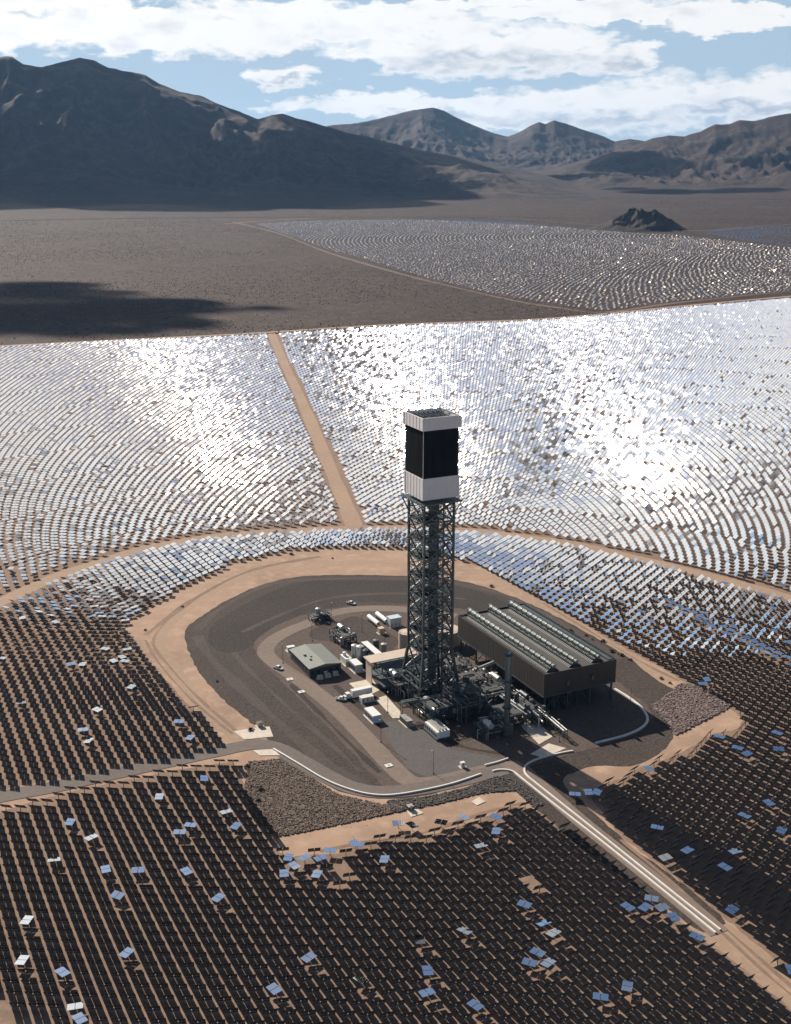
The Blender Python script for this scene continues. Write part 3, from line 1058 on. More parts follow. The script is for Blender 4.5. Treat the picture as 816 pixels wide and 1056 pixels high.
def unit_template(kind):
    """vertices as (side, depth, up) in the mirror frame or fixed post frame"""
    parts = []

    def bx(c, d, mats6, frame):
        parts.append((c, d, mats6, frame))
    xo = PW / 2 + GAP
    if kind == 'near':
        for s in (-1, 1):
            bx((s * xo, 0.2, 0), (PW, PT, PH), (1, 1, 1, 1, 0, 1), 1)   # order: -x,+x,-z,+z,+y(front),-y(back)
        bx((0, 0.0, 0), (4.3, 0.20, 0.20), (2,) * 6, 1)
        for s in (-1, 1):
            bx((s * xo, 0.12, 0), (0.10, 0.08, 2.9), (2,) * 6, 1)
        bx((0, 0, -1.05), (0.24, 0.24, 2.1), (2,) * 6, 0)
    elif kind == 'mid':
        for s in (-1, 1):
            bx((s * xo, 0.2, 0), (PW, PT, PH), (1, 1, 1, 1, 0, 1), 1)
        bx((0, 0, -1.05), (0.24, 0.24, 2.1), (2,) * 6, 0)
    else:
        bx((0, 0.2, 0), (2 * PW + 0.1, 0.1, PH), (1, 1, 1, 1, 0, 1), 1)
    V, F, M, FR = [], [], [], []
    for c, d, m6, fr in parts:
        b = len(V)
        for sz in (-1, 1):
            for sx, sy in ((-1, -1), (1, -1), (1, 1), (-1, 1)):
                V.append((c[0] + sx * d[0] / 2, c[1] + sy * d[1] / 2, c[2] + sz * d[2] / 2))
                FR.append(fr)
        F += [[b + i for i in q] for q in ((3, 0, 4, 7), (1, 2, 6, 5), (3, 2, 1, 0), (4, 5, 6, 7), (2, 3, 7, 6), (0, 1, 5, 4))]
        M += list(m6)
    return np.array(V), np.array(F), np.array(M), np.array(FR, bool)


def batch(x, y, z, nrm, kind, matoff=0):
    V, F, M, FR = unit_template(kind)
    n = len(x)
    r = np.stack([nrm[:, 1], -nrm[:, 0], np.zeros(n)], -1)
    rl = np.linalg.norm(r, axis=1, keepdims=True)
    r = np.where(rl > 1e-6, r / np.maximum(rl, 1e-6), np.array([1.0, 0, 0]))
    up = np.cross(r, nrm)
    up = np.where(up[:, 2:3] < 0, -up, up)
    rr_ = np.cross(nrm, up)
    P = np.stack([x, y, z + 2.15], -1)
    vm = rr_[:, None, :] * V[None, :, 0:1] + nrm[:, None, :] * V[None, :, 1:2] + up[:, None, :] * V[None, :, 2:3]
    fr0 = np.repeat(V[None, :, :], n, 0)
    vm = np.where(FR[None, :, None], vm, fr0)
    vm = vm + P[:, None, :]
    nv = len(V)
    fc = F[None] + (np.arange(n) * nv)[:, None, None]
    return vm.reshape(-1, 3), fc.reshape(-1, 4), np.tile(M, n)


# which ones are individuals: every traced stowed mirror and the nearest tracking ones
px_, py_ = proj(ALLPX, ALLPY, 2.2)
Zc = ALLPY * CP + (CAM_H - 2.2) * SP
vis = (px_ > -4) & (px_ < 820) & (py_ < 1060)
ind = np.zeros(SN, bool)
for i in stow_info:
    ind[i] = True
rest = [i for i in np.argsort(Zc) if vis[i] and not ind[i]]
n_track = 300 - int(ind.sum())
track_ids = rest[:n_track]
for i in track_ids:
    ind[i] = True

vs, fs, ms, off = [], [], [], 0
sel = ~ind
kinds = [('near', sel & is_in), ('mid', sel & ~is_in)]
for kind, s in kinds:
    a, b, c = batch(ALLPX[s], ALLPY[s], np.zeros(int(s.sum())), NRM[s], kind)
    vs.append(a)
    fs.append(b + off)
    ms.append(c)
    off += len(a)
a, b, c = batch(fx, fy, fz, fn, 'far')
c = np.where((c == 0) & ~np.repeat(isblue, 6), 3, c)
vs.append(a)
fs.append(b + off)
ms.append(c)
ho = np_mesh('heliostat_field', np.concatenate(vs), np.concatenate(fs), [M_mirror, M_back, M_frame, M_farmir], np.concatenate(ms))
tag(ho, 'thousands of twin panel mirrors filling the fields round the tower and out across the desert', 'heliostats', kind='stuff')
print('heliostats in', n_in, 'out', len(ox), 'far', len(fx), 'individual', int(ind.sum()))

# individual heliostats
pm = MB()
pm.box((0, 0, 0), (PW, PT, PH))
pm.m = [1, 1, 1, 1, 1, 1]
pm.m[4] = 0     # +y face is the glass
panel0 = pm.build('mirror_panel', [M_mirror, M_back])
rail = MB()
rail.box((0, 0, 0), (4.3, 0.20, 0.20))
for s in (-1, 1):
    rail.box((s * (PW / 2 + GAP), 0.12, 0), (0.10, 0.08, 2.9))
rail0 = rail.build('torque_tube', M_frame)
post = MB()
post.cyl((0, 0, 0), 0.13, 2.15, 8)
post.box((0, 0, 2.1), (0.45, 0.4, 0.35))
post0 = post.build('pedestal', M_frame)
protos = (panel0, rail0, post0)
first = {'panel': True, 'rail': True, 'post': True}


def take(key, src):
    if first[key]:
        first[key] = False
        return src
    c = src.copy()
    COL.objects.link(c)
    return c


def place_heliostat(i, label, group):
    n = NRM[i]
    e = math.asin(max(-1, min(1, n[2])))
    azm = math.atan2(n[0], n[1])
    t = thing('heliostat', label, 'heliostat', (float(ALLPX[i]), float(ALLPY[i]), 0.02), -azm, group)
    for s in (-1, 1):
        p = take('panel', panel0)
        p.parent = t
        rx = Matrix.Rotation(e, 4, 'X')
        p.location = (rx @ Vector((s * (PW / 2 + GAP), 0.2, 0))) + Vector((0, 0, 2.15))
        p.rotation_euler = (e, 0, 0)
    q = take('rail', rail0)
    q.parent = t
    q.location = (0, 0, 2.15)
    q.rotation_euler = (e, 0, 0)
    q = take('post', post0)
    q.parent = t
    return t


for i in track_ids:
    place_heliostat(int(i), 'dark backed heliostat tipped up towards the tower in the nearest rows along the bottom', 'tracking heliostats in the nearest rows')
ORD = ['leftmost', 'second from the left', 'third from the left', 'fourth from the left', 'fifth from the left', 'sixth from the left', 'seventh from the left', 'eighth from the left', 'ninth from the left',
       'tenth from the left', 'eleventh from the left', 'twelfth from the left', 'thirteenth from the left']
AREAS = {}
for i, (area, px, py) in stow_info.items():
    AREAS.setdefault(area, []).append((px, py, i))
SHORT = {'lower left field': ('lower left field', 3), 'field above the left access road': ('field above the left road', 3),
         'cluster by the bare patch below the rock fill': ('cluster under the rock fill', 1), 'lower centre field': ('lower centre field', 3),
         'field left of the twin barrier walls': ('cluster left of the white barrier walls', 1), 'field right of the twin barrier walls': ('field right of the barrier walls', 3)}
for area, lst in AREAS.items():
    nm, nb = SHORT[area]
    lst.sort(key=lambda q: q[1])
    per = math.ceil(len(lst) / nb)
    for b in range(nb):
        band = sorted(lst[b * per:(b + 1) * per])
        for k, (px, py, i) in enumerate(band):
            part = '' if nb == 1 else (' top', ' middle', ' bottom')[b] + ' third of the'
            lab = '%s flat heliostat,%s %s' % (ORD[k], part or ' in the', nm)
            place_heliostat(i, lab, 'heliostats lying flat among the dark rows')

# ------------------------------------------------------------------ solar tower
tw = thing('solar_tower', 'tall dark lattice tower carrying a black boiler between two white bands', 'tower', (TX, TY, 0), AX)
S2 = 15.4 / 2
SPL = 11.2
ZT = 99.5
LEG = [(-1, -1), (1, -1), (1, 1), (-1, 1)]


def legpos(k, z):
    sx, sy = LEG[k]
    if z >= 26:
        h = S2
    else:
        h = S2 + (SPL - S2) * (26 - z) / 26
    return Vector((sx * h, sy * h, z))


for k in range(4):
    b = MB()
    b.bar(legpos(k, 0), legpos(k, 26), 1.15)
    b.bar(legpos(k, 26), legpos(k, ZT), 0.95)
    b.build('leg', M_steel, tw)
levels = [0, 13, 26] + [26 + (ZT - 26) * i / 8 for i in range(1, 9)]
for k in range(4):
    b = MB()
    j = (k + 1) % 4
    for a, c in zip(levels[:-1], levels[1:]):
        p0, p1, q0, q1 = legpos(k, a), legpos(j, a), legpos(k, c), legpos(j, c)
        mid = (q0 + q1) / 2
        m0 = (p0 + p1) / 2
        ww = 0.62
        b.bar(p0, q1, ww)
        b.bar(p1, q0, ww)
        b.bar(q0, q1, 0.6)
        ctr = (p0 + q1) / 2
        b.bar((p0 + q0) / 2, (p1 + q1) / 2, 0.3)
        b.bar((p0 + q0) / 2, (p0 + q1) / 2, 0.3)
        b.bar(m0, (p0 + q0) / 2, 0.22)
        b.bar(m0, (p1 + q1) / 2, 0.22)
        b.bar(mid, (p0 + q0) / 2, 0.22)
        b.bar(mid, (p1 + q1) / 2, 0.22)
    b.build('bracing', M_steel, tw)
for z in levels[2:-1]:
    b = MB()
    h = S2 * 0.97
    b.box((0, 0, z), (2 * h, 2 * h * 0.42, 0.25))
    b.box((-h * 0.62, 0, z), (2 * h * 0.36, 2 * h, 0.25))
    for s in (-1, 1):
        b.bar((-h, s * h * 0.99, z + 1.1), (h, s * h * 0.99, z + 1.1), 0.12)
        b.bar((s * h * .99, -h, z + 1.1), (s * h * .99, h, z + 1.1), 0.12)
    for q in range(5):
        xx = random.uniform(-h * 0.8, h * 0.5)
        yy = random.uniform(-h * 0.8, h * 0.8)
        b.box((xx, yy, z + 0.9), (random.uniform(0.8, 2.6), random.uniform(0.8, 2.2), 1.5))
    b.build('deck', M_steel2, tw)
b = MB()
b.box((1.6, 1.0, ZT / 2), (3.2, 3.0, ZT))
b.build('lift_shaft', M_steel2, tw)
b = MB()
for i in range(22):
    z0 = 4 + i * 4.3
    s = 1 if i % 2 else -1
    b.bar((-4.6, -2.4 * s, z0), (-4.6, 2.4 * s, z0 + 4.3), 0.9)
    b.box((-4.6, 2.8 * s, z0 + 4.3), (2.0, 1.2, 0.2))
b.build('stair', M_steel2, tw)
for (x, y, ww) in ((-2.2, -3.2, 0.9), (4.6, -3.6, 0.8), (-1.0, 4.6, 0.9), (5.2, 4.4, 0.6), (0.3, -4.9, 0.6)):
    b = MB()
    b.bar((x, y, 3), (x, y, ZT), ww, 10)
    b.build('riser_pipe', M_steel2 if ww < 0.85 else M_steel, tw)
# platform under the boiler
b = MB()
b.box((0, 0, 99.9), (21.2, 21.2, 0.5))
for s in (-1, 1):
    for z in (100.7, 101.3):
        b.bar((-10.5, s * 10.5, z), (10.5, s * 10.5, z), 0.13)
        b.bar((s * 10.5, -10.5, z), (s * 10.5, 10.5, z), 0.13)
    for i in range(9):
        t = -10.5 + i * 21 / 8
        b.bar((t, s * 10.5, 100), (t, s * 10.5, 101.3), 0.13)
        b.bar((s * 10.5, t, 100), (s * 10.5, t, 101.3), 0.13)
for k in range(4):
    sx, sy = LEG[k]
    b.bar((sx * S2, sy * S2, 93), (sx * 10.2, sy * 10.2, 99.8), 0.5)
b.build('boiler_platform', M_steel2, tw)


def shield(z0, z1, half, name, m, th=0.35, seams=True):
    b = MB()
    h = z1 - z0
    b.box((0, -half, (z0 + z1) / 2), (2 * half, th, h))
    b.box((0, half, (z0 + z1) / 2), (2 * half, th, h))
    b.box((-half, 0, (z0 + z1) / 2), (th, 2 * half - th - 0.01, h))
    b.box((half, 0, (z0 + z1) / 2), (th, 2 * half - th - 0.01, h))
    if seams:
        for s in (-1, 1):
            for t in (-1, 1):
                b.box((s * half, t * half, (z0 + z1) / 2), (0.7, 0.7, h - 0.3))
            for i in range(1, 6):
                x = -half + 2 * half * i / 6
                b.box((x, s * (half + 0.2), (z0 + z1) / 2), (0.10, 0.12, h - 0.1))
                b.box((s * (half + 0.2), x, (z0 + z1) / 2), (0.12, 0.10, h - 0.1))
    return b.build(name, m, tw)


shield(101.9, 112.0, 9.05, 'lower_heat_shield', M_wshield)
shield(134.0, 139.8, 9.5, 'upper_heat_shield', M_wshield)
b = MB()
hp = 8.75
for s in (-1, 1):
    b.box((0, s * hp, 123), (2 * hp, 0.3, 22))
    b.box((s * hp, 0, 123), (0.3, 2 * hp - 0.31, 22))
    for i in range(36):
        x = -hp + (i + 0.5) * 2 * hp / 36
        b.bar((x, s * (hp + 0.15), 112), (x, s * (hp + 0.15), 134), 0.22, 4)
        b.bar((s * (hp + 0.15), x, 112), (s * (hp + 0.15), x, 134), 0.22, 4)
b.build('absorber_panel', M_black, tw)
b = MB()
for s in (-1, 1):
    for t in (-1, 1):
        b.bar((s * (hp + 0.25), t * (hp + 0.25), 112), (s * (hp + 0.25), t * (hp + 0.25), 134), 0.22)
b.build('corner_trim', M_pipe, tw)
b = MB()
b.box((0, 0, 134.4), (17, 17, 0.3))
b.build('boiler_roof', M_steel, tw)
b = MB()
for i in range(7):
    x = -7 + i * 2.33
    b.bar((x, -8.8, 138.4), (x, 8.8, 138.4), 0.3)
for i in range(5):
    y = -7 + i * 3.5
    b.bar((-8.8, y, 138.0), (8.8, y, 138.0), 0.25)
for q in range(14):
    b.box((random.uniform(-7, 7), random.uniform(-7, 7), 135.8), (random.uniform(1, 2.6), random.uniform(1, 2.6), 2.4))
for s in (-1, 1):
    b.bar((-8.9, s * 8.9, 140.8), (8.9, s * 8.9, 140.8), 0.12)
    b.bar((s * 8.9, -8.9, 140.8), (s * 8.9, 8.9, 140.8), 0.12)
    for t in (-1, -0.33, 0.33, 1):
        b.bar((t * 8.9, s * 8.9, 139.5), (t * 8.9, s * 8.9, 140.8), 0.12)
        b.bar((s * 8.9, t * 8.9, 139.5), (s * 8.9, t * 8.9, 140.8), 0.12)
b.build('roof_steelwork', M_steel, tw)
b = MB()
b.bar((-8.2, 8.2, 139), (-8.2, 8.2, 145), 0.15)
b.bar((8.2, 8.2, 139), (8.2, 8.2, 143), 0.15)
b.build('lightning_rod', M_steel, tw)

# ------------------------------------------------------------------ air cooled condenser
U0, U1, V0, V1 = 38.2, 78.5, -41.8, 41.0
cx, cy = PL(0, 0)
acc_o = thing('air_cooled_condenser', 'huge brown clad cooling hall raised on steel legs with three long ducts along its roof', 'cooling building', (TX, TY, 0), AX)
ZB, ZTOP = 9.8, 21.0
b = MB()
th = 0.3
b.box(((U0 + U1) / 2, V0, (ZB + ZTOP) / 2), (U1 - U0, th, ZTOP - ZB))
b.box(((U0 + U1) / 2, V1, (ZB + ZTOP) / 2), (U1 - U0, th, ZTOP - ZB))
b.box((U0, (V0 + V1) / 2, (ZB + ZTOP) / 2), (th, V1 - V0 - th - 0.01, ZTOP - ZB))
b.box((U1, (V0 + V1) / 2, (ZB + ZTOP) / 2), (th, V1 - V0 - th - 0.01, ZTOP - ZB))
n = 34
for i in range(1, n):
    y = V0 + (V1 - V0) * i / n
    for x in (U0 - 0.17, U1 + 0.17):
        b.box((x, y, (ZB + ZTOP) / 2), (0.06, 0.12, ZTOP - ZB - 0.05))
for i in range(1, 17):
    x = U0 + (U1 - U0) * i / 17
    for y in (V0 - 0.17, V1 + 0.17):
        b.box((x, y, (ZB + ZTOP) / 2), (0.12, 0.06, ZTOP - ZB - 0.05))
b.build('cladding', M_brownclad, acc_o)
b = MB()
b.box(((U0 + U1) / 2, (V0 + V1) / 2, 20.1), (U1 - U0 - 0.7, V1 - V0 - 0.7, 0.3))
b.build('fan_deck', M_grate, acc_o)
b = MB()
b.box(((U0 + U1) / 2, (V0 + V1) / 2, ZB + 0.3), (U1 - U0 - 0.7, V1 - V0 - 0.7, 0.4))
for i in range(7):
    y = V0 + (V1 - V0) * i / 6
    b.bar((U0, y, ZB - 0.3), (U1, y, ZB - 0.3), 0.7)
for i in range(4):
    x = U0 + (U1 - U0) * i / 3
    b.bar((x, V0, ZB - 0.5), (x, V1, ZB - 0.5), 0.7)
b.build('floor_frame', M_steel, acc_o)
DU = [U0 + 6.0, U0 + 18.6, U0 + 31.2]
for du in DU:
    b = MB()
    zr = 23.0
    # finned A-frame bundles
    for s in (-1, 1):
        pts = [(du + s * 0.7, V0 + 3, zr - 0.8), (du + s * 3.4, V0 + 3, 20.3), (du + s * 3.4, V1 - 4, 20.3), (du + s * 0.7, V1 - 4, zr - 0.8)]
        b.quad(pts if s > 0 else pts[::-1])
        for i in range(60):
            y = V0 + 3 + (V1 - V0 - 7) * i / 59
            b.bar((du + s * 0.8, y, zr - 0.75), (du + s * 3.4, y, 20.35), 0.14)
    for y in (V0 + 3, V1 - 4):
        b.quad([(du - 3.4, y, 20.3), (du + 3.4, y, 20.3), (du, y, zr - 0.4)])
    b.build('tube_bundle', M_fin, acc_o)
    b = MB()
    b.bar((du, V0 + 1.5, zr + 0.3), (du, V1 - 1.5, zr + 0.3), 1.7, 14, w2=2.5)
    c = b
    for i in range(17):
        y = V0 + 4 + (V1 - V0 - 8) * i / 16
        rr_ = 1.8 + 0.7 * i / 16
        c.bar((du, y - 0.45, zr + 0.3), (du, y + 0.45, zr + 0.3), rr_ + 0.35, 14, mi=1)
    d = b.build('steam_duct', [M_duct, M_steel2], acc_o)
    c = MB()
    c.bar((du, V1 - 1.0, 9.8), (du, V1 - 1.0, zr + 1.3), 2.4, 12)
    c.build('riser', M_steel2, d)
    c = MB()
    for i in range(14):
        y = V0 + 3 + (V1 - V0 - 6) * i / 13
        for s in (-1, 1):
            c.bar((du + s * 1.9, y, 20.2), (du + s * 0.9, y, zr), 0.2)
            c.bar((du + s * 2.3, y, zr - 1), (du + s * 2.3, y, zr + 0.6), 0.1)
    for s in (-1, 1):
        c.bar((du + s * 2.3, V0 + 3, zr + 0.6), (du + s * 2.3, V1 - 3, zr + 0.6), 0.1)
        c.box((du + s * 1.95, (V0 + V1) / 2, zr - 1.05), (0.8, V1 - V0 - 6, 0.08))
    c.build('duct_walkway', M_steel2, acc_o)
b = MB()
for x in (U0 + 0.9, U1 - 1.1):
    for i in range(47):
        y = V0 + 1 + (V1 - V0 - 2) * i / 46
        b.bar((x, y, 18.3), (x, y, 22.1), 0.22 if x > U0 + 5 else 0.12)
    for z in (20.0, 21.2, 22.1):
        b.bar((x, V0 + 1, z), (x, V1 - 1, z), 0.14)
b.box((U1 - 2.3, (V0 + V1) / 2, 20.8), (2.2, V1 - V0 - 3, 0.12))
b.build('railing', M_steel2, acc_o)
for i in range(6):
    for j in range(4):
        y = V0 + 1.2 + (V1 - V0 - 2.4) * i / 5
        x = U0 + 1.2 + (U1 - U0 - 2.4) * j / 3
        b = MB()
        b.bar((x, y, 0), (x, y, ZB), 0.8)
        b.box((x, y, 0.2), (1.6, 1.6, 0.4))
        if i < 5 and j in (0, 3):
            y2 = V0 + 1.2 + (V1 - V0 - 2.4) * (i + 1) / 5
            ym = (y + y2) / 2
            b.bar((x, y, 1), (x, ym, ZB - 0.4), 0.3)
            b.bar((x, y2, 1), (x, ym, ZB - 0.4), 0.3)
        if j < 3 and i in (0, 5):
            x2 = U0 + 1.2 + (U1 - U0 - 2.4) * (j + 1) / 3
            xm = (x + x2) / 2
            b.bar((x, y, 1), (xm, y, ZB - 0.4), 0.3)
            b.bar((x2, y, 1), (xm, y, ZB - 0.4), 0.3)
        b.build('support_leg', M_steel, acc_o)
for fx_, fz_ in ((0.32, 15.6), (0.66, 15.6)):
    b = MB()
    x = U0 + (U1 - U0) * fx_
    b.box((x, V0 - 0.5, fz_ - 1.2), (1.5, 0.5, 2.4))
    b.box((x, V0 - 0.75, fz_ + 0.2), (1.0, 0.9, 0.3))
    b.build('wall_door', M_fin, acc_o)
b = MB()
for i in range(5):
    for j in range(3):
        y = V0 + (V1 - V0) * (i + 0.5) / 5
        x = U0 + (U1 - U0) * (j + 0.5) / 3
        b.cyl((x, y, ZB - 1.8), 5.4, 1.7, 28)
b.build('fan_shroud', M_steel2, acc_o)

# ------------------------------------------------------------------ generic plant builders
def P3(u, v, z=0):
    x, y = PL(u, v)
    return (x, y, z)


# exhaust stack
u, v_ = LP(522, 757)
st = thing('exhaust_stack', 'single slim dark steel stack standing in front of the cooling hall', 'chimney', P3(u, v_), AX)
b = MB()
b.cyl((0, 0, 0), 1.2, 40, 20)
b.build('shaft', M_steel2, st, smooth=False)
b = MB()
for z in (13, 26, 38.6):
    b.cyl((0, 0, z), 2.2, 0.25, 20)
    for i in range(10):
        t = i * 0.628
        b.bar((2.1 * math.cos(t), 2.1 * math.sin(t), z), (2.1 * math.cos(t), 2.1 * math.sin(t), z + 1.1), 0.08)
b.bar((1.6, 0, 0), (1.6, 0, 39), 0.35)
b.build('platform', M_steel, st)
b = MB()
b.box((0, 0, 2.5), (5, 4, 5))
b.build('base_box', M_steel2, st)


def building(name, label, cat, px, py, z, du, dv, h, wall, roofm, anchor=(0, 0), roof='flat', extra=None):
    """px,py seen at height z is the roof corner (u-,v-) unless anchor shifts it"""
    u, v = LP(px, py, z)
    u -= anchor[0] * du
    v -= anchor[1] * dv
    t = thing(name, label, cat, P3(u, v), AX)
    b = MB()
    b.box((du / 2, dv / 2, h / 2), (du, dv, h))
    b.build('wall', wall, t)
    b = MB()
    if roof == 'flat':
        b.box((du / 2, dv / 2, h + 0.15), (du + 0.5, dv + 0.5, 0.3))
    else:
        rh = 1.3
        e = 0.5
        A = [(-e, -e, h), (du / 2, -e, h + rh), (du + e, -e, h)]
        B = [(-e, dv + e, h), (du / 2, dv + e, h + rh), (du + e, dv + e, h)]
        lo = [(p[0], p[1], p[2] - 0.0) for p in A]
        for q in (0, 1):
            b.quad([(A[q][0], A[q][1], A[q][2] + .2), (A[q + 1][0], A[q + 1][1], A[q + 1][2] + .2), (B[q + 1][0], B[q + 1][1], B[q + 1][2] + .2), (B[q][0], B[q][1], B[q][2] + .2)])
        b.quad([(A[0][0], A[0][1], h), (A[2][0], A[2][1], h), (A[2][0], A[2][1], h + .2), (A[1][0], A[1][1], h + rh + .2), (A[0][0], A[0][1], h + .2)])
        b.quad([(B[2][0], B[2][1], h), (B[0][0], B[0][1], h), (B[0][0], B[0][1], h + .2), (B[1][0], B[1][1], h + rh + .2), (B[2][0], B[2][1], h + .2)])
        b.quad([(A[0][0], A[0][1], h), (A[0][0], A[0][1], h + .2), (B[0][0], B[0][1], h + .2), (B[0][0], B[0][1], h)])
        b.quad([(A[2][0], A[2][1], h), (B[2][0], B[2][1], h), (B[2][0], B[2][1], h + .2), (A[2][0], A[2][1], h + .2)])
    b.build('roof', roofm, t)
    return t, du, dv, h


# administration building: corner nearest the viewer at (319.5,688)
t, du, dv, h = building('office_building', 'low office with a shallow sage green gable roof and dark walls inside the road loop', 'building', 319.5, 690, 5.0, 17.0, 27.0, 5.0, M_dark, M_rollroof, roof='gable')
b = MB()
for i in range(5):
    x = 1.6 + i * 3.3
    b.box((x, -0.06, 2.6), (1.9, 0.1, 1.7))
b.build('window', M_glass, t)
b = MB()
for i in range(7):
    y = 2 + i * 3.6
    b.box((-0.06, y, 2.6), (0.1, 1.5, 1.5))
b.build('window', M_glass, t)
b = MB()
b.box((8.5, -0.09, 1.2), (1.8, 0.14, 2.4))
b.build('door', M_white, t)
for (x, y, sx) in ((4.0, 9, 1.0), (5.5, 12, 0.8), (3.4, 15.5, 1.2)):
    b = MB()
    b.box((x, y, 6.2), (sx, sx, 0.9))
    b.build('roof_vent', M_galv, t)

# turbine hall: open dark steel frame under a beige roof
u, v_ = LP(383, 684, 12)
hall = thing('turbine_hall', 'open sided dark machinery frame under a flat beige roof left of the tower foot', 'building', P3(u, v_), AX)
b = MB()
b.box((14, 4, 12.2), (29, 9, 0.45))
b.build('roof', M_beige, hall)
b = MB()
b.box((0.4, 3.5, 6), (0.5, 6.5, 12))
b.build('end_wall', M_beige, hall)
b = MB()
for i in range(6):
    for j in range(4):
        x, y = 0.8 + i * 5.4, 7.5 - j * 7
        z = 12 if j == 0 else 9
        if j == 0 or i > 0:
            b.bar((x, y, 0), (x, y, z), 0.5)
for j in range(4):
    for z in (4.5, 9):
        b.bar((0.8, 7.5 - j * 7, z), (28, 7.5 - j * 7, z), 0.4)
for i in range(6):
    for z in (4.5, 9):
        b.bar((0.8 + i * 5.4, 7.5, z), (0.8 + i * 5.4, -13.5, z), 0.4)
b.build('frame', M_steel, hall)
b = MB()
b.box((14, -3, 4.7), (26, 20, 0.2))
b.box((16, 0, 9.2), (22, 12, 0.2))
b.build('deck', M_steel2, hall)

BOXM = [M_steel, M_steel2, M_dark, M_galv, M_pipe]


def process_unit(u, v, du, dv, h, label, seed, levels=2, npipe=10, vess=2, bright=0.3, name='process_unit'):
    """a framed block of plant: frame, decks, pipes, vessels, cabinets"""
    rnd = random.Random(seed)
    t = thing(name, label, 'plant equipment', P3(u, v), AX)
    b = MB()
    nx_, ny_ = max(2, int(du / 5) + 1), max(2, int(dv / 5) + 1)
    for i in range(nx_):
        for j in range(ny_):
            x, y = du * i / (nx_ - 1), dv * j / (ny_ - 1)
            b.bar((x, y, 0), (x, y, h), 0.35)
    for l in range(1, levels + 1):
        z = h * l / levels
        for i in range(nx_):
            b.bar((du * i / (nx_ - 1), 0, z), (du * i / (nx_ - 1), dv, z), 0.28)
        for j in range(ny_):
            b.bar((0, dv * j / (ny_ - 1), z), (du, dv * j / (ny_ - 1), z), 0.28)
        for i in range(nx_ - 1):
            if rnd.random() < 0.4:
                b.bar((du * i / (nx_ - 1), 0, z - h / levels), (du * (i + 1) / (nx_ - 1), 0, z), 0.18)
        # handrails
        for z2 in (0.6, 1.1):
            b.bar((0, 0, z + z2), (du, 0, z + z2), 0.08)
            b.bar((0, 0, z + z2), (0, dv, z + z2), 0.08)
            b.bar((du, 0, z + z2), (du, dv, z + z2), 0.08)
    b.build('frame', M_steel, t)
    b = MB()
    for l in range(1, levels + 1):
        z = h * l / levels
        for q in range(max(1, int(du * dv / 60))):
            w1, w2_ = rnd.uniform(0.25, 0.7) * du, rnd.uniform(0.25, 0.6) * dv
            b.box((rnd.uniform(w1 / 2, du - w1 / 2), rnd.uniform(w2_ / 2, dv - w2_ / 2), z + 0.12 + q * 0.013), (w1, w2_, 0.08))
    b.build('deck', M_grate, t)
    for q in range(3):
        b = MB()
        for i in range(npipe // 3 + 1):
            z = rnd.uniform(0.6, h + 0.8)
            d = rnd.choice((0.25, 0.35, 0.5, 0.7))
            if rnd.random() < 0.5:
                y = rnd.uniform(0, dv)
                x0, x1 = sorted((rnd.uniform(-1.5, du * 0.5), rnd.uniform(du * 0.4, du + 1.5)))
                b.path([(x0, y, 0.3), (x0, y, z), (x1, y, z), (x1, y + rnd.uniform(-3, 3), z), (x1, y + rnd.uniform(-1, 1), rnd.uniform(0.3, z))], d, 7)
            else:
                x = rnd.uniform(0, du)
                y0, y1 = sorted((rnd.uniform(-1.5, dv * 0.5), rnd.uniform(dv * 0.4, dv + 1.5)))
                b.path([(x, y0, 0.3), (x, y0, z), (x, y1, z), (x + rnd.uniform(-3, 3), y1, z)], d, 7)
        b.build('pipework', (M_pipe, M_steel2, M_steel)[q] if rnd.random() < 0.5 + bright else M_steel2, t)
    for q in range(vess):
        b = MB()
        r = rnd.uniform(0.8, 1.7)
        x, y = rnd.uniform(r, du - r), rnd.uniform(r, dv - r)
        zz = rnd.choice([0.3, h / levels + 0.2])
        if rnd.random() < 0.5:
            L = rnd.uniform(3, min(7, dv))
            b.bar((x, max(0, y - L / 2), zz + r), (x, y + L / 2, zz + r), 2 * r, 14)
            b.box((x, y, zz + r * 0.4), (r * 1.4, L * 0.6, r * 0.8))
        else:
            b.cyl((x, y, zz), r, rnd.uniform(2.5, 5), 16, dome=0.5)
        b.build('vessel', rnd.choice([M_pipe, M_galv, M_steel2]) if rnd.random() < 0.4 + bright else M_steel, t)
    for q in range(int(du * dv / 14)):
        b = MB()
        s1, s2, s3 = rnd.uniform(0.5, 2.0), rnd.uniform(0.5, 2.0), rnd.uniform(0.6, 2.2)
        l = rnd.choice(range(levels + 1))
        b.box((rnd.uniform(0, du), rnd.uniform(0, dv), (h * l / levels) + 0.25 + s3 / 2), (s1, s2, s3))
        b.build('cabinet', rnd.choice([M_galv, M_dark, M_steel2]), t)
    return t


process_unit(-15, -30, 13, 17, 9, 'dense dark steel machinery frame just below the turbine hall roof', 1, 2, 18, 4)
process_unit(-2, -33, 15, 19, 12, 'tall dark pipe filled frame wrapped round the near foot of the tower', 2, 3, 22, 4, 0.15)
process_unit(14, -28, 14, 16, 8, 'dark pump platform between the tower foot and the slim stack', 3, 2, 18, 4, 0.25)
process_unit(13, -11, 15, 14, 9, 'dark valve frame on the right flank of the tower', 4, 2, 16, 3, 0.2)
process_unit(-12, -12, 10, 22, 11, 'dark heater frame standing under the tower lattice', 5, 2, 16, 3, 0.2)
process_unit(-16, 4, 9, 14, 7, 'low grey machinery block behind the turbine hall roof', 6, 1, 12, 2, 0.5)
process_unit(14, 8, 14, 16, 8, 'dark pump block behind the tower beside the cooling hall', 7, 2, 12, 2, 0.3)
process_unit(12, -46, 17, 13, 6, 'low dark valve yard at the lower end of the power block', 8, 1, 16, 3, 0.25)
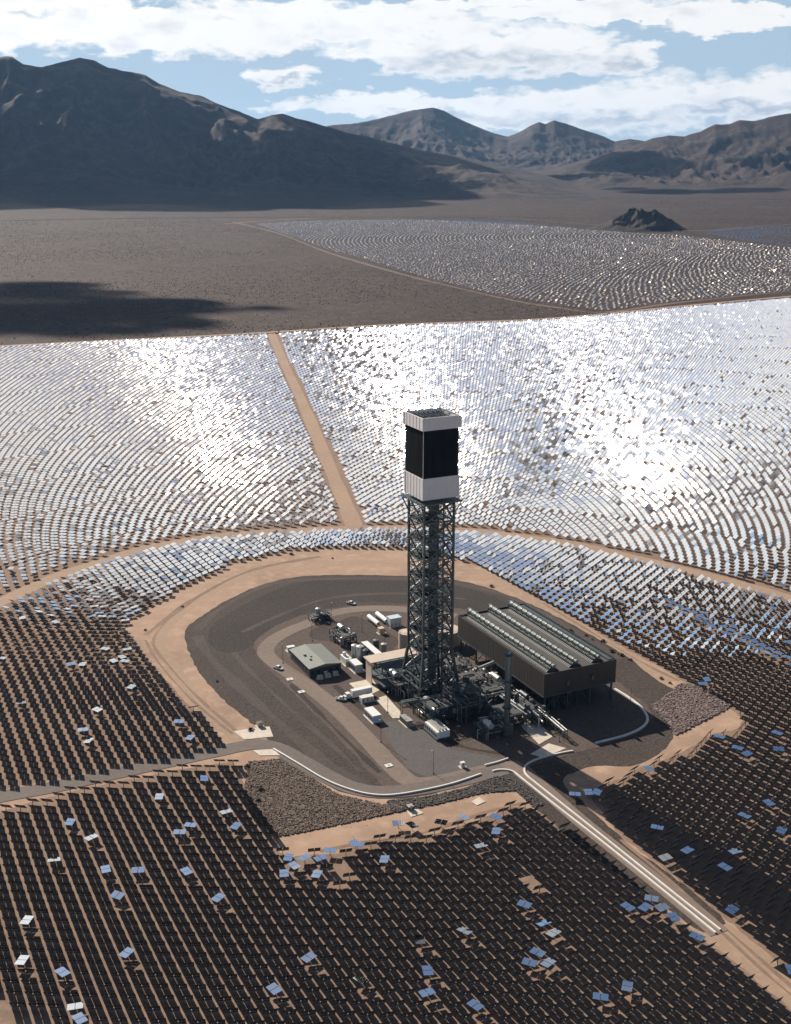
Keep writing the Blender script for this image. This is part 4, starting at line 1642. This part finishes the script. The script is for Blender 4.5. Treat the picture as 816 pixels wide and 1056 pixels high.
process_unit(0, -52, 11, 10, 5, 'small cluttered pump skid next to the white louvred skid', 9, 1, 12, 2, 0.4)
process_unit(29, -50, 7, 24, 5.5, 'narrow equipment row along the foot of the cooling hall', 10, 1, 16, 3, 0.35)
process_unit(27, -24, 7, 26, 6, 'long narrow pipe bay tucked against the cooling hall wall', 11, 1, 14, 2, 0.35)
process_unit(44, -40, 14, 16, 6, 'shaded condensate equipment under the cooling hall floor', 12, 1, 14, 3, 0.3)


def pipe_rack(label, pts, h=5.5, wd=2.6, n=4, mats=None):
    """elevated rack following traced points in plant coordinates"""
    P = [Vector((*PL(*p), 0)) for p in pts]
    t = thing('pipe_rack', label, 'pipe rack', tuple(P[0]), 0)
    o0 = P[0]
    b = MB()
    for a, c in zip(P[:-1], P[1:]):
        d = (c - a)
        L = d.length
        d.normalize()
        nn = Vector((-d.y, d.x, 0))
        k = max(2, int(L / 6) + 1)
        for i in range(k):
            q = a + d * L * i / (k - 1) - o0
            for s in (-1, 1):
                b.bar(q + nn * s * wd / 2, q + nn * s * wd / 2 + Vector((0, 0, h)), 0.28)
            b.bar(q - nn * wd / 2 + Vector((0, 0, h)), q + nn * wd / 2 + Vector((0, 0, h)), 0.25)
            b.bar(q - nn * wd / 2 + Vector((0, 0, h - 1.4)), q + nn * wd / 2 + Vector((0, 0, h - 1.4)), 0.25)
        for s in (-1, 1):
            b.bar(a - o0 + nn * s * wd / 2 + Vector((0, 0, h)), c - o0 + nn * s * wd / 2 + Vector((0, 0, h)), 0.22)
    b.build('frame', M_steel2, t)
    for i in range(n):
        b = MB()
        off = -wd / 2 + wd * (i + 0.5) / n
        dd = random.choice((0.3, 0.45, 0.6))
        for a, c in zip(P[:-1], P[1:]):
            d = (c - a).normalized()
            nn = Vector((-d.y, d.x, 0))
            zz = Vector((0, 0, h + 0.3 + dd / 2 - (1.4 if i % 3 == 2 else 0)))
            b.bar(a - o0 + nn * off + zz, c - o0 + nn * off + zz, dd, 8)
        b.build('pipe', (M_pipe, M_steel2, M_galv)[i % 3], t)
    return t


pipe_rack('pipe rack running from the tower foot down to the slim stack', [(22, 6), (25, -24), (26, -48)], 6, 2.8, 5)
pipe_rack('pipe rack crossing from the turbine hall to the tower', [(-22, -14), (0, -16), (30, -17)], 7.5, 2.4, 4)
pipe_rack('short pipe rack at the lower right of the power block', [(4, -41), (20, -44), (33, -46)], 5, 2.2, 4)
pipe_rack('pipe rack leading away along the cooling hall to the pipeline road', [(36, -20), (35, -52), (34, -66)], 4, 2.2, 4)


def duct(name, label, pts, d, m=M_pipe, legs=True):
    P = [Vector((*PL(p[0], p[1]), p[2])) for p in pts]
    o0 = Vector((P[0].x, P[0].y, 0))
    t = thing(name, label, 'duct', tuple(o0))
    b = MB()
    for a, c in zip(P[:-1], P[1:]):
        b.bar(a - o0, c - o0, d, 14)
        b.bar(c - o0 - (c - a).normalized() * 0.3, c - o0 + (c - a).normalized() * 0.3, d * 1.15, 14)
    b.build('pipe', m, t)
    b = MB()
    for a, c in zip(P[:-1], P[1:]):
        k = max(1, int((c - a).length / 7))
        for i in range(k + 1):
            q = a.lerp(c, i / k) - o0
            b.bar((q.x, q.y, 0), (q.x, q.y, max(0.2, q.z - d / 2)), 0.3)
    b.build('support', M_steel, t)
    return t


duct('steam_pipe', 'pale exhaust duct bending from the tower foot towards the cooling hall', [(10, -4, 7), (20, -2, 7), (27, 4, 7), (38, 4, 9)], 1.6)
duct('steam_pipe', 'bright straight pipe lying along the left wall of the cooling hall', [(33, 8, 6), (33, -14, 6)], 0.8)
duct('steam_pipe', 'second bright pipe slanting up from the valve frame', [(17, -13, 4), (23, -3, 7.5)], 1.0)
duct('steam_pipe', 'upper of the twin pale pipes beside the stack base', [(33, -24, 3), (33, -47, 3)], 1.0)
duct('steam_pipe', 'lower of the twin pale pipes beside the stack base', [(31, -27, 3.2), (31, -52, 3.2)], 1.0)


def tank(name, label, px, py, r, h, m, dome=0.6, z=None, rail=True):
    g = G(px, py)
    t = thing(name, label, 'tank', (g[0], g[1], 0))
    b = MB()
    b.cyl((0, 0, 0), r, h, 32)
    b.build('shell', m, t, smooth=False)
    b = MB()
    b.cyl((0, 0, h), r + 0.08, 0.15, 32, dome=dome)
    b.build('roof', m, t)
    if rail:
        b = MB()
        for i in range(20):
            a0, a1 = i * 0.31416, (i + 1) * 0.31416
            b.bar((r * math.cos(a0), r * math.sin(a0), h + 1.1), (r * math.cos(a1), r * math.sin(a1), h + 1.1), 0.08)
            b.bar((r * math.cos(a0), r * math.sin(a0), h), (r * math.cos(a0), r * math.sin(a0), h + 1.1), 0.08)
        for i in range(int(h / 0.6)):
            b.box((0.2, -r - 0.25, 0.4 + i * 0.6), (0.5, 0.06, 0.06))
        b.build('railing', M_steel2, t)
    return t


tank('storage_tank', 'big flat beige topped tank between the tower and the cooling hall', 459, 663, 8.0, 8, M_beige, 0.4)
tank('storage_tank', 'beige cylindrical tank just left of the tower lattice', 420, 668, 4.6, 9, M_beige, 0.3)
tank('storage_tank', 'low sage green domed tank in the pipework right of the tower', 489, 716, 3.4, 4, M_sage, 1.0, rail=False)
tank('process_tank', 'left grey upright tank in the row of three by the gallery', 366, 682, 1.7, 9, M_galv, 0.5, rail=False)
tank('process_tank', 'middle grey upright tank in the row of three by the gallery', 371.5, 685, 1.9, 10, M_pipe, 0.5, rail=False)
tank('process_tank', 'right dark upright tank in the row of three by the gallery', 377, 687, 1.7, 9, M_steel2, 0.5, rail=False)
tank('process_tank', 'small white round tank next to the white enclosures', 355.5, 683, 0.9, 5.5, M_white, 0.3, rail=False)
tank('process_tank', 'dark upright tank alone behind the gallery', 388, 672, 1.6, 6.5, M_steel2, 0.4, rail=False)
tank('process_tank', 'grey upright tank beside the long gallery end', 396, 676, 1.5, 6.5, M_galv, 0.4, rail=False)

# enclosed gallery sloping across the tanks
u, v_ = LP(379, 664, 9)
gal = thing('gallery', 'long white topped equipment gallery running over the upright tanks', 'gallery', P3(u - 1, v_ - 14), AX)
b = MB()
b.box((0, 7, 8.5), (3.2, 17, 2.4))
b.build('housing', M_steel2, gal)
b = MB()
b.box((0, 7, 9.85), (3.6, 17.4, 0.25))
b.build('roof', M_white, gal)
b = MB()
for y in (0, 5, 10, 15):
    for s in (-1, 1):
        b.bar((s * 1.4, y, 0), (s * 1.4, y, 7.4), 0.35)
b.build('leg', M_steel, gal)
process_unit(*LP(352, 668), 9, 16, 5, 'open grey switchgear bay between the office and the upright tanks', 21, 1, 12, 2, 0.6)
process_unit(*LP(322, 642), 11, 6, 3.4, 'small grey compressor yard beside the upper loop road', 22, 1, 8, 2, 0.7)

# crane boom in the compressor yard
g = G(334, 638)
cr = thing('mobile_crane', 'mobile crane with its pale boom raised at the edge of the loop road', 'crane', (g[0], g[1], 0), R(150))
b = MB()
b.box((0, 0, 1.3), (7, 2.5, 1.0))
b.box((-1.2, 0, 2.4), (2.6, 2.3, 1.4))
b.build('body', M_steel2, cr)
b = MB()
b.box((2.6, 0, 2.4), (1.6, 2.3, 1.4))
b.build('cab', M_white, cr)
b = MB()
b.bar((-1.5, 0, 3.0), (5.5, 0, 8.5), 0.6, w2=0.4)
b.build('boom', M_concw, cr)
for x in (-2.5, 0, 2.5):
    for s in (-1, 1):
        b = MB()
        b.bar((x, s * 1.0, 0.55), (x, s * 1.35, 0.55), 1.1, 12)
        b.build('wheel', M_tyre, cr)


def enclosure(label, px, py, du, dv, h, body, roofm, name='equipment_enclosure', doors=3, rz=AX, louvre=False, cat='enclosure', centre=True):
    g = G(px, py)
    t = thing(name, label, cat, (g[0], g[1], 0), rz)
    b = MB()
    b.box((0, 0, h / 2 + 0.2), (du, dv, h))
    b.build('body', body, t)
    b = MB()
    b.box((0, 0, h + 0.27), (du + 0.2, dv + 0.2, 0.14))
    b.build('roof', roofm, t)
    b = MB()
    b.box((0, 0, 0.1), (du + 1.2, dv + 1.2, 0.2))
    b.build('plinth', M_conc, t)
    if louvre:
        b = MB()
        n = int(max(du, dv) / 1.6)
        for i in range(n):
            if du > dv:
                x = -du / 2 + du * (i + 0.5) / n
                b.box((x, -dv / 2 - 0.05, h * 0.55), (1.1, 0.12, h * 0.6))
            else:
                y = -dv / 2 + dv * (i + 0.5) / n
                b.box((-du / 2 - 0.05, y, h * 0.55), (0.12, 1.1, h * 0.6))
        b.build('louvre', M_dark, t)
    else:
        for i in range(doors):
            b = MB()
            x = -du / 2 + du * (i + 0.5) / doors
            b.box((x, -dv / 2 - 0.04, 1.4), (0.9, 0.08, 2.0))
            b.build('door', M_galv, t)
    return t


enclosure('white louvre sided cooler container on the brown yard above the pale gravel', 384.5, 741, 4.2, 9.5, 3.4, M_bluew, M_white, louvre=True)
enclosure('small white enclosure tucked under the white trailer', 378, 723, 6.5, 3, 2.4, M_white, M_concw)
enclosure('dark long enclosure with a grey roof at the corner of the beige slab', 419, 746, 3.0, 7.5, 2.6, M_dark, M_galv)
enclosure('pale blue box building behind the two long tank trailers', 406.5, 645, 7, 5, 5, M_bluew, M_bluew)
enclosure('small beige box unit next to the two long tank trailers', 393, 653, 3, 3, 3, M_beige, M_beige, doors=1)
enclosure('upper white enclosure between the office and the turbine hall', 357, 684, 3.4, 7, 3.6, M_white, M_white)
enclosure('lower white enclosure between the office and the turbine hall', 367, 691, 4.0, 8, 4.2, M_bluew, M_white, louvre=True)
enclosure('white unit at the rear left corner of the office building', 300, 671, 4, 2.4, 2.2, M_white, M_white, doors=1)
for k_, (px, py) in enumerate(((330, 697), (338, 695), (346, 693))):
    enclosure(('left', 'middle', 'right')[k_] + ' white air conditioner in the shade of the office gable', px, py + 3, 2.4, 1.8, 1.5, M_bluew, M_white, doors=1, name='air_conditioner', cat='air conditioner')
enclosure('little brown pump box at the top of the left concrete apron', 268, 749, 2.4, 2.4, 1.8, M_beige, M_rock, doors=1)
enclosure('little dark inlet box on the gravel slope below the access road', 423, 835, 2.2, 2.2, 1.6, M_dark, M_galv, doors=1)
enclosure('small kiosk near the corner of the pale gravel yard', 477, 791, 1.8, 1.4, 2.0, M_white, M_white, doors=1)

# white louvred skid with ridged roof
g = G(451, 757)
sk_ = thing('louvred_skid', 'white louvred generator skid with ridged roof at the lower edge of the power block', 'skid', (g[0], g[1], 0), AX)
b = MB()
b.box((0, 0, 2.6), (6.5, 12, 3.2))
b.build('body', M_white, sk_)
for s in (-1.6, 0, 1.6):
    b = MB()
    b.box((s, 0, 4.6), (0.9, 11, 0.7))
    b.build('roof_duct', M_galv, sk_)
b = MB()
for i in range(6):
    b.box((-3.3, -5 + i * 2, 2.4), (0.12, 1.2, 2.0))
b.build('louvre', M_dark, sk_)
b = MB()
b.box((0, 0, 0.5), (7.5, 13, 1.0))
b.build('base_frame', M_steel, sk_)


# vehicles
def wheel_set(t, xs_, w_, r):
    for x in xs_:
        for s in (-1, 1):
            b = MB()
            b.bar((x, s * (w_ / 2 - 0.15), r), (x, s * (w_ / 2 + 0.1), r), 2 * r, 14)
            wq = b.build('wheel', M_tyre, t)
            c = MB()
            c.bar((x, s * (w_ / 2 + 0.08), r), (x, s * (w_ / 2 + 0.13), r), r, 10)
            c.build('rim', M_galv, wq)


def pickup(label, px, py, rz, body=M_white):
    g = G(px, py)
    t = thing('pickup_truck', label, 'pickup truck', (g[0], g[1], 0), rz)
    b = MB()
    L, W_ = 5.6, 2.0
    prof = [(-2.8, 0.5), (2.8, 0.5), (2.85, 1.0), (1.5, 1.2), (0.75, 1.95), (-0.7, 1.98), (-0.9, 1.25), (-2.8, 1.2)]
    n = len(prof)
    for s in (-1, 1):
        for (x, z) in prof:
            b.v.append((x, s * W_ / 2 * (0.86 if z > 1.5 else 1), z))
    for i in range(n):
        j = (i + 1) % n
        b.f.append((i, j, n + j, n + i))
        b.m.append(0)
    b.f += [tuple(range(n))[::-1], tuple(range(n, 2 * n))]
    b.m += [0, 0]
    b.build('body', body, t)
    b = MB()
    b.quad([(1.49, -0.85, 1.26), (1.49, 0.85, 1.26), (0.83, 0.78, 1.92), (0.83, -0.78, 1.92)])
    for s in (-1, 1):
        b.box((0.1, s * 0.935, 1.55), (1.4, 0.06, 0.5))
    b.build('window', M_glass, t)
    b = MB()
    b.box((-1.9, 0, 1.215), (1.6, 1.6, 0.05))
    b.build('load_bed', M_dark, t)
    wheel_set(t, (-1.75, 1.8), 1.8, 0.42)
    return t


pickup('white pickup with dark bed parked on the gravel beside the office road', 287, 690, R(-35))
pickup('white pickup driving along the upper loop road', 362, 623, R(-30))
pickup('small white pickup parked against the trailer truck in the yard', 352, 722, R(-10))


def tank_trailer(label, px, py):
    g = G(px, py)
    t = thing('tank_trailer', label, 'trailer', (g[0], g[1], 0), AX)
    b = MB()
    b.bar((0, -6.5, 2.3), (0, 6.5, 2.3), 2.7, 16)
    b.build('tank', M_white, t)
    b = MB()
    b.box((0, 0, 0.95), (1.2, 12.5, 0.3))
    b.build('chassis', M_dark, t)
    b = MB()
    b.bar((0, -6.62, 2.3), (0, -6.5, 2.3), 1.5, 12)
    b.build('end_cap', M_red, t)
    for y in (-5, -3.8, 5):
        for s in (-1, 1):
            b = MB()
            b.bar((s * 0.85, y, 0.5), (s * 1.2, y, 0.5), 1.0, 12)
            b.build('wheel', M_tyre, t)
    return t


tank_trailer('left of the two long white tank trailers behind the tower', 385.5, 643.5)
tank_trailer('right of the two long white tank trailers behind the tower', 394, 640.5)

g = G(366, 719)
tr = thing('semi_truck', 'white truck tractor with a long box trailer backed up to the power block', 'truck', (g[0], g[1], 0), AX)
b = MB()
b.box((3.5, 0, 2.6), (10.5, 2.6, 2.9))
b.build('trailer', M_white, tr)
b = MB()
b.box((-3.7, 0, 1.9), (2.0, 2.4, 2.4))
b.box((-5.1, 0, 1.3), (1.2, 2.2, 1.1))
b.build('cab', M_white, tr)
b = MB()
b.box((-4.72, 0, 2.4), (0.06, 2.0, 0.8))
b.build('windscreen', M_glass, tr)
b = MB()
b.box((1.5, 0, 0.95), (13.5, 1.1, 0.25))
b.build('chassis', M_dark, tr)
wheel_set(tr, (-4.9, -2.6, 6.2, 7.4), 2.2, 0.5)


# light poles
def lamp(px, py, h, label, arm=1):
    g = G(px, py)
    t = thing('light_pole', label, 'light pole', (g[0], g[1], 0), random.uniform(0, 6))
    b = MB()
    b.bar((0, 0, 0), (0, 0, h), 0.26, 8, w2=0.16)
    b.box((0, 0, 0.25), (0.6, 0.6, 0.5))
    b.build('pole', M_steel2, t)
    b = MB()
    b.box((0.7, 0, h), (0.9, 0.4, 0.16))
    b.bar((0, 0, h - 0.05), (0.5, 0, h - 0.02), 0.1)
    b.build('lamp_head', M_galv, t)


for (px, py, lab) in ((292, 684, 'grey light pole at the far left corner of the office'), (322, 661, 'grey light pole at the bend of the loop road above the office'),
                      (342, 640, 'grey light pole beside the compressor yard'), (373.5, 652, 'grey light pole near the long tank trailers'),
                      (397, 672, 'grey light pole between the upright tanks and the tower'), (393, 766, 'grey light pole by the loop road left of the pale gravel'),
                      (447, 798, 'grey light pole at the bottom edge of the pale gravel'), (542, 771, 'grey light pole at the end of the power block near the pipeline road'),
                      (577, 765, 'grey light pole in the shadow of the cooling hall'), (650, 731, 'grey light pole beside the curved white kerb wall'),
                      (478, 700, 'grey light pole in front of the cooling hall duct'), (400, 735, 'slim pole standing on the beige slab')):
    lamp(px, py, 11, lab)


# low walls: ribbons of concrete with real height
def wall_line(name, label, cat, pxs, wd, h, m, smooth=5, z=0.0):
    pts = spline([G(*p) for p in pxs], smooth)
    b = MB()
    n = len(pts)
    o0 = pts[0]
    prof = [(-wd / 2, 0), (-wd / 2 * 0.8, h), (wd / 2 * 0.8, h), (wd / 2, 0)]
    for i, p in enumerate(pts):
        a, c = pts[max(0, i - 1)], pts[min(n - 1, i + 1)]
        d = (c - a) / (np.hypot(*(c - a)) + 1e-9)
        nn = np.array([-d[1], d[0]])
        for (o_, zz) in prof:
            q = p + nn * o_ - o0
            b.v.append((q[0], q[1], zz))
    for i in range(n - 1):
        for k in range(3):
            b.f.append((4 * i + k, 4 * i + k + 1, 4 * i + 5 + k, 4 * i + 4 + k))
            b.m.append(0)
    b.f += [(0, 1, 2, 3), (4 * n - 1, 4 * n - 2, 4 * n - 3, 4 * n - 4)]
    b.m += [0, 0]
    o = b.build(name, m)
    o.location = (o0[0], o0[1], z)
    return tag(o, label, cat)


wall_line('barrier_wall', 'left of the twin white barrier walls lining the pipeline road', 'barrier', [(508, 796), (516, 794.5), (528, 796), (540, 805), (570, 829), (620, 868), (680, 916), (738, 963)], 0.95, 0.7, M_concw)
wall_line('barrier_wall', 'right of the twin white barrier walls curving in beside the power block', 'barrier', [(591, 775), (575, 778), (556, 783), (545, 788), (541, 793), (543, 800), (556, 811), (600, 846), (660, 894), (700, 926), (743, 960)], 0.9, 0.7, M_concw)
wall_line('kerb_wall', 'long white kerb wall round the outer bend of the access road', 'kerb wall', [(282, 773), (292, 779), (312, 791), (332, 803), (352, 812), (376, 819), (400, 821), (430, 817), (466, 809), (496, 799)], 0.9, 0.8, M_concw)
wall_line('kerb_wall', 'curved white kerb wall right of the cooling hall', 'kerb wall', [(634, 711), (650, 721), (662, 731), (668, 742), (662, 751), (645, 759), (614, 767)], 1.3, 0.7, M_concw)
wall_line('kerb_wall', 'short pale kerb wall left of the stack foot', 'kerb wall', [(500, 790), (512, 787), (524, 783)], 0.8, 0.8, M_concw)
for (px, py, lab) in ((299, 701, 'upper white drain cover beside the office road'), (311, 714, 'small white drain cover below the office road'), (401, 790, 'lone white drain cover inside the road bend')):
    u, v_ = LP(px, py)
    b = MB()
    b.box((0, 0, 0.3), (3.2, 2.6, 0.3))
    b.box((0, 0, 0.5), (0.9, 0.9, 0.12), mi=1)
    one('drain_cover', lab, 'drain cover', b, [M_concw, M_galv], P3(u, v_), AX)

# ------------------------------------------------------------------ rock fill
def rocks(name, label, poly_px, n, smin, smax, m, seed, z=0.15):
    rnd = np.random.default_rng(seed)
    pw = [tuple(G(*p)) for p in poly_px]
    a = np.array(pw)
    x0, y0 = a.min(0)
    x1, y1 = a.max(0)
    X = rnd.uniform(x0, x1, n * 4)
    Y = rnd.uniform(y0, y1, n * 4)
    k = inpoly(X, Y, pw)
    X, Y = X[k][:n], Y[k][:n]
    n = len(X)
    base = np.array([(-1, -1, -.6), (1, -1, -.6), (1, 1, -.6), (-1, 1, -.6), (-.7, -.6, .6), (.6, -.7, .55), (.7, .6, .7), (-.6, .7, .5)])
    F = np.array([(3, 2, 1, 0), (4, 5, 6, 7), (0, 1, 5, 4), (1, 2, 6, 5), (2, 3, 7, 6), (3, 0, 4, 7)])
    sz = rnd.uniform(smin, smax, n)[:, None, None] * rnd.uniform(0.7, 1.3, (n, 1, 3)) / 2
    V = base[None] * rnd.uniform(0.75, 1.25, (n, 8, 3)) * sz
    t = rnd.uniform(0, 6.28, n)
    c, s = np.cos(t)[:, None], np.sin(t)[:, None]
    VX_ = V[..., 0] * c - V[..., 1] * s + X[:, None]
    VY_ = V[..., 0] * s + V[..., 1] * c + Y[:, None]
    VZ = V[..., 2] + z + rnd.uniform(0, 0.25, n)[:, None]
    vv = np.stack([VX_, VY_, VZ], -1).reshape(-1, 3)
    ff = (F[None] + (np.arange(n) * 8)[:, None, None]).reshape(-1, 4)
    o = np_mesh(name, vv, ff, [m])
    return tag(o, label, 'rocks', kind='stuff')


rocks('rock_fill', 'pale brown broken rock covering the slope below the access road', [(256, 786), (290, 783), (318, 800), (350, 820), (395, 830), (430, 828), (400, 840), (345, 852), (286, 864), (262, 846), (252, 820)], 14000, 0.3, 0.8, M_rock, 5)
rocks('rock_fill', 'dark gravel and rock strip below the kerb wall', [(400, 826), (440, 822), (480, 813), (512, 801), (536, 806), (560, 830), (552, 834), (532, 816), (500, 818), (450, 830), (400, 840)], 4000, 0.3, 0.8, M_rockd, 6)
rocks('rock_fill', 'patch of pinkish rock right of the cooling hall', [(701, 705), (725, 708), (756, 726), (748, 733), (697, 759), (684, 742), (672, 728), (690, 716)], 4200, 0.5, 1.2, M_rockp, 7)

# creosote scrub over the open desert: too many to count
sn = 130000
sy = RNG.uniform(0, 1, sn) ** 0.75 * 6200 + 1550
sx = RNG.uniform(-0.42, 0.42, sn) * sy
bad = inpoly(sx, sy, outpoly) | inpoly(sx, sy, farw) | inpoly(sx, sy, far2w) | (sy < 1600)
clump = fbm(sx / 260, sy / 260, 91, 4)
sel_ = ~bad & (RNG.random(sn) < np.clip((clump - 0.30) * 3.5, 0.12, 1))
sx, sy = sx[sel_], sy[sel_]
sz_ = RNG.uniform(0.4, 1.15, len(sx))
ang_ = RNG.uniform(0, 6.28, len(sx))
cor = []
for zz, rr2 in ((-0.1, 0.75), (0.75, 1.0), (1.25, 0.45)):
    for q in range(4):
        a_ = ang_ + q * math.pi / 2 + 0.3 * zz
        cor.append(np.stack([sx + np.cos(a_) * sz_ * rr2, sy + np.sin(a_) * sz_ * rr2, zt(sy) + zz * sz_], -1))
vv_ = np.stack(cor, 1).reshape(-1, 3)
ft_ = []
for l_ in (0, 4):
    for q in range(4):
        ft_.append((l_ + q, l_ + (q + 1) % 4, l_ + 4 + (q + 1) % 4, l_ + 4 + q))
ft_.append((8, 9, 10, 11))
ff_ = (np.array(ft_)[None] + (np.arange(len(sx)) * 12)[:, None, None]).reshape(-1, 4)
so_ = np_mesh('desert_scrub', vv_, ff_, [M_shrub])
tag(so_, 'low dark creosote scrub dotted thickly over the open desert plain', 'scrub', kind='stuff')

# desert shrubs along the graded ground
def shrub_mesh(seed):
    rnd = random.Random(seed)
    b = MB()
    for i in range(60):
        t, p = rnd.uniform(0, 6.28), rnd.uniform(0, 1.5)
        r = rnd.uniform(0.4, 1.0)
        c = Vector((math.cos(t) * math.sin(p) * r, math.sin(t) * math.sin(p) * r, math.cos(p) * r * 0.8 + 0.1))
        a, d = Vector((rnd.uniform(-1, 1), rnd.uniform(-1, 1), rnd.uniform(-1, 1))) * 0.28, Vector((rnd.uniform(-1, 1), rnd.uniform(-1, 1), rnd.uniform(-1, 1))) * 0.28
        b.quad([c - a, c - d, c + a, c + d])
    return b


sp = [(259, 753, ), (224, 703), (141, 710), (188, 626), (343, 576), (301, 572), (588, 651), (611, 660), (622, 662), (612, 667), (631, 672), (650, 681), (682, 700), (691, 705), (255, 792), (262, 806), (268, 815), (259, 812), (266, 826),
      (272, 847), (640, 676), (605, 656), (150, 650), (507, 605)]
s0 = shrub_mesh(3).build('desert_shrub', M_shrub)
tag(s0, 'dark desert shrub dotted on the bare graded earth round the gravel apron', 'shrub', 'desert shrubs on the graded earth')
for k_, p in enumerate(sp):
    o = s0 if k_ == 0 else s0.copy()
    if k_:
        COL.objects.link(o)
    g = G(p[0], p[1])
    o.location = (g[0], g[1], 0.1)
    o.rotation_euler = (0, 0, random.uniform(0, 6))
    s = random.uniform(0.8, 1.7)
    o.scale = (s * 1.3, s, s * 0.8)

# ------------------------------------------------------------------ clouds whose shadows lie on the mountains and plain
def cloud(name, label, spots, z, seed):
    b = MB()
    rnd = random.Random(seed)
    for (cx_, cy_, rx, ry) in spots:
        n = max(6, int(rx * ry / (90000 if rx < 400 else 210000)))
        for q in range(n):
            t, r = rnd.uniform(0, 6.28), math.sqrt(rnd.random())
            x, y = cx_ + math.cos(t) * r * rx * 0.8, cy_ + math.sin(t) * r * ry * 0.8
            rad = rnd.uniform(0.30, 0.6) * min(rx, ry, 900)
            base = len(b.v)
            for i in range(5):
                ph = math.pi * 0.5 * i / 4 if i < 5 else 0
                for k in range(12):
                    a = k * math.pi / 6
                    wob = 1 + 0.12 * math.sin(3 * a + q) + rnd.uniform(-.06, .06)
                    b.v.append((x + rad * wob * math.cos(ph) * math.cos(a) * 1.2, y + rad * wob * math.cos(ph) * math.sin(a), z + rad * 0.4 * math.sin(ph)))
            for i in range(4):
                for k in range(12):
                    k2 = (k + 1) % 12
                    b.f.append((base + i * 12 + k, base + i * 12 + k2, base + (i + 1) * 12 + k2, base + (i + 1) * 12 + k))
                    b.m.append(0)
            b.f.append(tuple(base + k for k in range(12))[::-1])
            b.m.append(0)
    o = b.build(name, M_cloud)
    return tag(o, label, 'cloud')


def shade_at(px, py, z):
    """where a cloud at height z must float for its shade to reach the ground seen at a pixel"""
    g = G(px, py)
    k = (z - float(zt(g[1]))) / S_DIR[2]
    return g[0] + S_DIR[0] * k, g[1] + S_DIR[1] * k


CZ = 2300.0
c_sp = []
for (px, py, rx, ry) in ((10, 330, 200, 200), (60, 318, 220, 220), (110, 325, 150, 150), (-60, 330, 260, 300), (30, 300, 180, 200), (150, 336, 120, 130), (170, 318, 140, 120), (235, 318, 110, 60), (-20, 345, 150, 90), (90, 342, 130, 80)):
    x, y = shade_at(px, py, CZ)
    c_sp.append((x, y, rx, ry))
cloud('cloud', 'cumulus cloud off to the left whose shade falls on the desert behind the mirrors', c_sp, CZ, 4)
c_sp = []
for (px, py, rx, ry) in ((330, 194, 1500, 600), (470, 190, 1400, 700), (120, 204, 1300, 260), (-40, 196, 900, 400), (760, 198, 1500, 400), (620, 190, 1200, 500)):
    x, y = shade_at(px, py, CZ)
    c_sp.append((x, y, rx, ry))
for (x, y, rx, ry) in ((-2100, 6900, 1000, 900), (-1300, 7200, 1000, 900), (-700, 7500, 900, 800), (-2600, 8300, 1500, 1500), (-1200, 9200, 1300, 1200), (-400, 8700, 1200, 500), (-3800, 8200, 1600, 1600)):
    k = (CZ - 450) / S_DIR[2]
    c_sp.append((x + S_DIR[0] * k, y + S_DIR[1] * k, rx, ry))
cloud('cloud', 'broad cloud bank beyond the left range that keeps its slopes in shade', c_sp, CZ + 60, 9)

# ------------------------------------------------------------------ dry haze
HAZE = 1.15e-5
b = MB()
b.box((0, 9000, 850), (70000, 46000, 1730))
hz_o = b.build('haze', None)
hm = bpy.data.materials.new('haze_air')
hm.use_nodes = True
for n_ in list(hm.node_tree.nodes):
    if n_.type != 'OUTPUT_MATERIAL':
        hm.node_tree.nodes.remove(n_)
pv = hm.node_tree.nodes.new('ShaderNodeVolumePrincipled')
pv.inputs['Color'].default_value = (0.34, 0.60, 1.0, 1)
pv.inputs['Density'].default_value = HAZE
pv.inputs['Anisotropy'].default_value = 0.35
hm.node_tree.links.new(pv.outputs[0], [n_ for n_ in hm.node_tree.nodes if n_.type == 'OUTPUT_MATERIAL'][0].inputs['Volume'])
hz_o.data.materials.clear()
hz_o.data.materials.append(hm)
tag(hz_o, kind='stuff')
